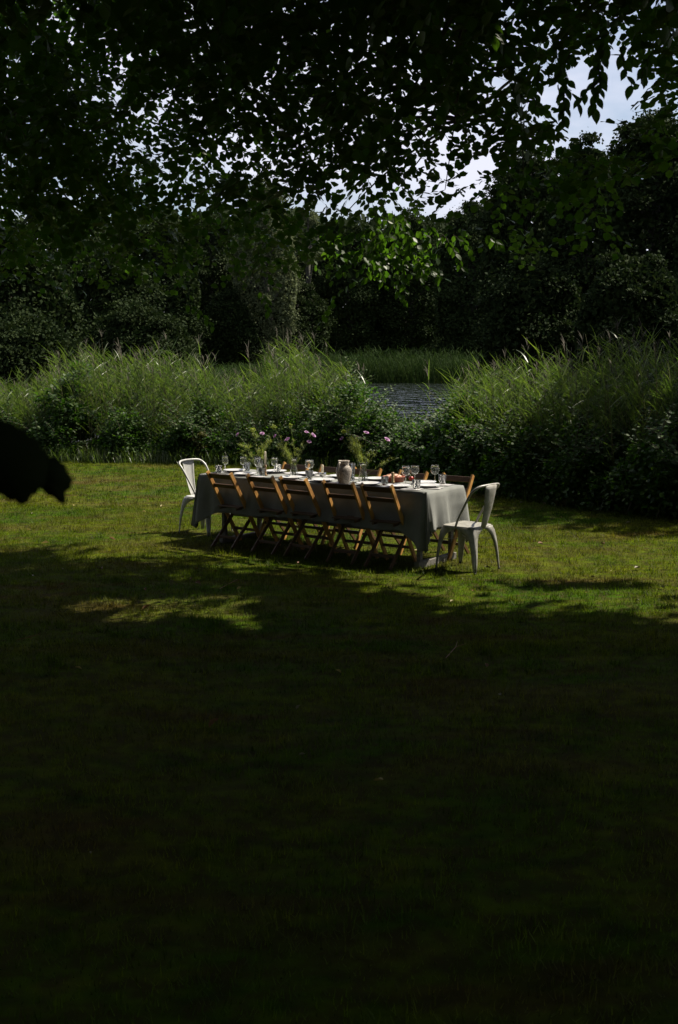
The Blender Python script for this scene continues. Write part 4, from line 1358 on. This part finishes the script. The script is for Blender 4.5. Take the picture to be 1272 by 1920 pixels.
# terracotta dish with fruit
p = at(739, 903, ZT)
dl = p
dish = lathe_obj('dish', [(.0, 0), (.095, 0), (.105, .006), (.118, .052), (.121, .056), (.114, .058), (.104, .018), (.0, .012)], M['terra'], (p.x, p.y, ZT), 'round terracotta dish heaped with pale fruit', 'dish', n=36)
fm = None
for i in range(13):
    a = i * 2.399; r_ = .078 * math.sqrt((i + .5) / 13)
    sz = random.uniform(.024, .032)
    vs = []
    mb = MB().lathe([(.0, -sz * .9), (sz * .55, -sz * .8), (sz * .95, -sz * .3), (sz, .1 * sz), (sz * .75, sz * .62), (sz * .3, sz * .82), (.0, sz * .72)], 12)
    o = mb.build('fruit', M['fruit'], None, True)
    o.location = (p.x + r_ * math.cos(a), p.y + r_ * math.sin(a), ZT + .046 + .016 * (1 - r_ / .078) + random.uniform(-.003, .003))
    o.rotation_euler = (random.uniform(-.4, .4), random.uniform(-.4, .4), 0)
    tag(o, 'pale pinkish fruit lying among others in the terracotta dish', 'fruit', 'fruit heaped in the terracotta dish')
q = at(771, 901, ZT)
rf = empty('red_fruit', (q.x, q.y, ZT)); tag(rf, 'small red fruit with dark green leaves between the wine glasses', 'fruit')
MB().lathe([(.0, .0), (.016, .002), (.026, .015), (.027, .028), (.018, .043), (.004, .046), (.0, .044)], 16).build('flesh', M['redfruit'], rf, True)
for k in range(4):
    a = k * 1.57 + .4
    vs = [(0, 0, .045), (math.cos(a - .4) * .02, math.sin(a - .4) * .02, .058), (math.cos(a) * .045, math.sin(a) * .045, .075), (math.cos(a + .4) * .02, math.sin(a + .4) * .02, .058)]
    MB().add(vs, [(0, 1, 2, 3)]).build('leaf', M['bush'], rf, solid=.001)

# ------------------------------------------------------------ bouquets
def curve_pts(a, b, sag, k=9):
    a, b = Vector(a), Vector(b)
    up = Vector((a.x * .8 + b.x * .2, a.y * .8 + b.y * .2, a.z * .45 + b.z * .55))
    return [a * (1 - t_) ** 2 + up * 2 * t_ * (1 - t_) + b * t_ * t_ + Vector((0, 0, sag * math.sin(t_ * math.pi))) for t_ in [i / k for i in range(k + 1)]]
def flower(v, px, py, size, label, dy=0.0):
    base = VP[v]
    tip = on(px, py, base.y + dy)
    b0 = base + Vector((random.uniform(-.018, .018), random.uniform(-.018, .018), 0))
    o = empty('scabious_flower', b0); tag(o, label, 'flower', 'lilac flowers in the glass vases')
    pts = [q_ - b0 for q_ in curve_pts(b0, tip, 0)]
    MB().tube(pts, [.0022] * 5 + [.0016] * (len(pts) - 5), 5).build('stem', M['stem'], o, True)
    ax = (pts[-1] - pts[-2]).normalized()
    ax = (ax + Vector((random.uniform(-.4, .4), -.5, .1))).normalized()
    c = pts[-1]
    B = []
    for ring, (r_, n_) in enumerate(((1.0, 11), (.72, 9), (.42, 7))):
        k = n_
        ang = np.linspace(0, 2 * np.pi, k, endpoint=False) + ring * .3
        x0 = np.array(ax.orthogonal().normalized()); y0 = np.cross(np.array(ax), x0)
        D = x0[None] * np.cos(ang)[:, None] + y0[None] * np.sin(ang)[:, None]
        D = norm(D + np.array(ax)[None] * (.15 + ring * .55))
        N = np.tile(np.array(ax), (k, 1)) + .2 * rand_dir(k)
        B.append(leaves(np.tile(np.array(c), (k, 1)), D, N, np.full(k, size * r_ * .6) * rng.uniform(.85, 1.1, k), .75))
    np_mesh('petals', B, M['petal'], o)
    s_ = size * .16
    h = MB().lathe([(.0, -s_), (s_ * .8, -s_ * .5), (s_, 0), (s_ * .8, s_ * .6), (.0, s_)], 8).build('heart', M['heart'], o, True)
    h.location = c + ax * size * .05
FL = [(0, 446, 815, .050, 'lilac flower farthest left, hanging out of the left bouquet'), (0, 492, 813, .052, 'lilac flower on top of the left bouquet'),
      (1, 516, 818, .045, 'lilac flower between the left and middle bouquets, seen from the side'), (1, 539, 824, .058, 'round lilac flower low in the middle bouquet'),
      (1, 575, 810, .042, 'half open lilac bud upper right in the middle bouquet'), (1, 588, 816, .055, 'lilac flower farthest right of the middle bouquet'),
      (1, 580, 828, .046, 'small lilac flower just below the rightmost one of the middle bouquet'), (2, 687, 811, .052, 'lilac flower highest in the right bouquet'),
      (2, 726, 824, .060, 'lilac flower leaning out to the right of the right bouquet'), (2, 641, 822, .040, 'small pinkish flower under the plume at the left of the right bouquet')]
for v, px, py, s_, lab in FL:
    flower(v, px, py, s_, lab, random.uniform(-.06, .06))
def sprig_of(v, px, py, label, dens=120, fl=.035, umbel=0.0, spread=.02, name='green_sprig', start=.35):
    base = VP[v]
    tip = on(px, py, base.y + random.uniform(-.08, .08))
    b0 = base + Vector((random.uniform(-.02, .02), random.uniform(-.02, .02), 0))
    o = empty(name, b0); tag(o, label, 'sprig', 'green sprigs in the glass vases')
    pts = [q_ - b0 for q_ in curve_pts(b0, tip, 0, 12)]
    MB().tube(pts, [.0028] * 6 + [.002] * (len(pts) - 6), 5).build('stem', M['stem'], o, True)
    A = np.array([list(q_) for q_ in pts])
    nb_ = 5 if dens < 250 else 14
    tb = np.sort(rng.uniform(start, .97, nb_)) * (len(pts) - 1.001)
    ib = tb.astype(int); fb_ = (tb - ib)[:, None]
    PB_ = A[ib] * (1 - fb_) + A[ib + 1] * fb_
    DB_ = norm(rand_dir(nb_) * np.array([1, 1, .3]) + np.array([0, 0, .55])) * rng.uniform(.02, .075, (nb_, 1))
    for q in range(nb_):
        if dens < 500: MB().tube([tuple(PB_[q]), tuple(PB_[q] + DB_[q] * .6 + np.array([0, 0, -.002])), tuple(PB_[q] + DB_[q])], .0011, 4, False).build('side_stem', M['stem'], o)
    k_ = rng.integers(0, nb_ + 1, dens); main = k_ == nb_; k_ = np.minimum(k_, nb_ - 1)
    fr_ = rng.uniform(.3, 1.05, (dens, 1))
    P = PB_[k_] + DB_[k_] * fr_ + rng.normal(size=(dens, 3)) * spread * .55
    t_ = rng.uniform(start, 1, dens) * (len(pts) - 1.001)
    i_ = t_.astype(int); f = (t_ - i_)[:, None]
    Pm = A[i_] * (1 - f) + A[i_ + 1] * f + rng.normal(size=(dens, 3)) * spread * .5
    P[main] = Pm[main]
    az = rng.uniform(0, 6.28, dens)
    B = [ribbons(P, az, rng.uniform(.5, 1.3, dens) * fl, np.full(dens, .0038), rng.uniform(0, 1.9, dens), rng.uniform(.4, 2.4, dens), 2)]
    a = np_mesh('fronds', B, M['dill'], o); a['kind'] = 'stuff'
    if umbel:
        k = 150
        u = rand_dir(k)
        P = A[-1] + u * np.array([1, 1, .7]) * umbel * rng.uniform(.6, 1, (k, 1))
        a = np_mesh('umbel', [leaves(P, rand_dir(k), rand_dir(k), np.full(k, .012), .7, DIAM)], M['dill'], o); a['kind'] = 'stuff'
SG = [(0, 474, 806, 'fluffy green umbel head on top of the left bouquet', 130, .035, .035), (0, 455, 835, 'feathery green sprig leaning left out of the left vase', 150, .05, 0),
      (0, 508, 826, 'feathery green sprig upright at the right of the left bouquet', 180, .05, 0), (0, 447, 848, 'low feathery sprig at the far left of the left bouquet', 90, .04, 0),
      (0, 498, 838, 'short leafy sprig in the centre of the left vase', 140, .05, 0),
      (1, 514, 801, 'green umbel arching left above the middle bouquet', 90, .03, .03), (1, 545, 797, 'tall upright green sprig tip between the left and middle bouquets', 70, .035, .018),
      (1, 524, 834, 'dense feathery sprig leaning left out of the middle carafe', 200, .05, 0), (1, 536, 846, 'dense feathery sprig right above the middle carafe', 160, .045, 0),
      (1, 570, 826, 'thin green sprig leaning right out of the middle carafe', 60, .03, 0), (1, 592, 806, 'wispy sprig tip above the rightmost middle flower', 30, .03, 0),
      (2, 645, 809, 'thick feathery plume curving left out of the right carafe', 420, .05, .022), (2, 655, 822, 'second feathery plume beside the thick one', 320, .055, 0),
      (2, 690, 850, 'short green sprig upright in the right carafe', 70, .04, 0), (2, 712, 842, 'thin branching sprig leaning right out of the right carafe', 60, .03, 0),
      (2, 748, 858, 'long thin sprig stretching far right from the right carafe', 50, .035, 0)]
for v, px, py, lab, dn, fl_, um in SG:
    sprig_of(v, px, py, lab, int(dn * 1.6), fl_, um, .013 if dn < 250 else .02)

# ------------------------------------------------------------ litter on the lawn
def litter_leaf(size, curl):
    prof = [(0, 0), (.16, .22), (.27, .5), (.18, .8), (0, 1.0), (-.18, .8), (-.27, .5), (-.16, .22)]
    vs = [(x_ * size, (y_ - .5) * size, .004 + abs(x_) * curl * size + .15 * size * math.sin(y_ * 3.1) * curl) for x_, y_ in prof]
    vs += [(0, -.2 * size, .003), (0, .25 * size, .004)]
    return vs, [(0, 1, 8), (1, 2, 8), (2, 9, 8), (2, 3, 9), (3, 4, 9), (4, 5, 9), (5, 6, 9), (6, 8, 9), (6, 7, 8), (7, 0, 8)]
lms = []
for mk in ('dry1', 'dry2', 'dry3'):
    me = bpy.data.meshes.new('fallen_leaf')
    v_, f_ = litter_leaf(.075, .5)
    me.from_pydata(v_, [], f_); me.materials.append(M[mk]); lms.append(me)
def fallen(px, py, k, s_=1.0):
    p = at(px, py, .012)
    if not (2.5 < p.y < float(edge(p.x)) - .1): return
    o = bpy.data.objects.new('fallen_leaf', lms[k])
    COL.objects.link(o)
    o.location = (p.x, p.y, float(gz(np.array(p.x), np.array(p.y))) + .022)
    o.rotation_euler = (random.uniform(-.5, .5), random.uniform(-.5, .5), random.uniform(0, 6.28)); o.scale = (s_,) * 3
    lab = ('curled brown fallen leaf lying on the lawn', 'yellow fallen leaf lying on the lawn', 'pale bleached leaf lying on the lawn')[k]
    tag(o, lab, 'fallen leaf', ('brown leaves on the lawn', 'yellow leaves on the lawn', 'bleached leaves on the lawn')[k])
for px, py, k, s_ in ((85, 1020, 1, 1.3), (207, 926, 2, .9), (226, 951, 1, .8), (275, 1141, 0, 1.2), (190, 1071, 0, 1.1), (210, 1015, 0, 1), (306, 952, 1, .8), (347, 944, 0, 1), (304, 952, 1, .8), (560, 1324, 2, .6),
                      (402, 1352, 0, 1.2), (710, 1470, 1, .9), (170, 1595, 2, .25), (147, 1254, 1, .7), (1195, 1066, 2, 1.1), (1242, 1104, 2, .9), (1131, 1020, 0, 1), (1014, 1020, 0, 1.1), (1177, 981, 2, .9), (1195, 1131, 2, .7),
                      (912, 1249, 0, .7), (938, 1311, 2, .5), (567, 1419, 2, .5), (635, 1263, 1, .6), (372, 1096, 0, 1), (930, 965, 1, .9), (1020, 944, 2, .8), (915, 1063, 2, 1)):
    fallen(px, py, k, s_)
for i in range(85):
    y_ = random.choice((random.uniform(870, 1000), random.uniform(930, 1130)))
    fallen(random.uniform(0, 1272), y_, random.choice((0, 1, 2, 2, 1)), random.uniform(.3, .85))
for (a, b_, lab) in (((412, 1104), (445, 1086), 'forked dry twig lying at the shade edge left of the middle'), ((836, 1234), (858, 1203), 'thin curved pale twig on the dark lawn right of the middle'), ((60, 1198), (30, 1200), 'short dry twig on the dark lawn near the left edge')):
    p, q = at(*a, .02), at(*b_, .02)
    m_ = (p + q) / 2 + Vector((.03, .03, .01))
    o = empty('fallen_twig', p); tag(o, lab, 'twig', 'twigs on the lawn')
    MB().tube([(0, 0, 0), m_ - p, q - p], [.003, .003, .0015], 5).build('shoot', M['dry1'], o)
    MB().tube([m_ - p, m_ - p + Vector((.08, .05, .015))], [.003, .001], 5).build('side_shoot', M['dry1'], o)
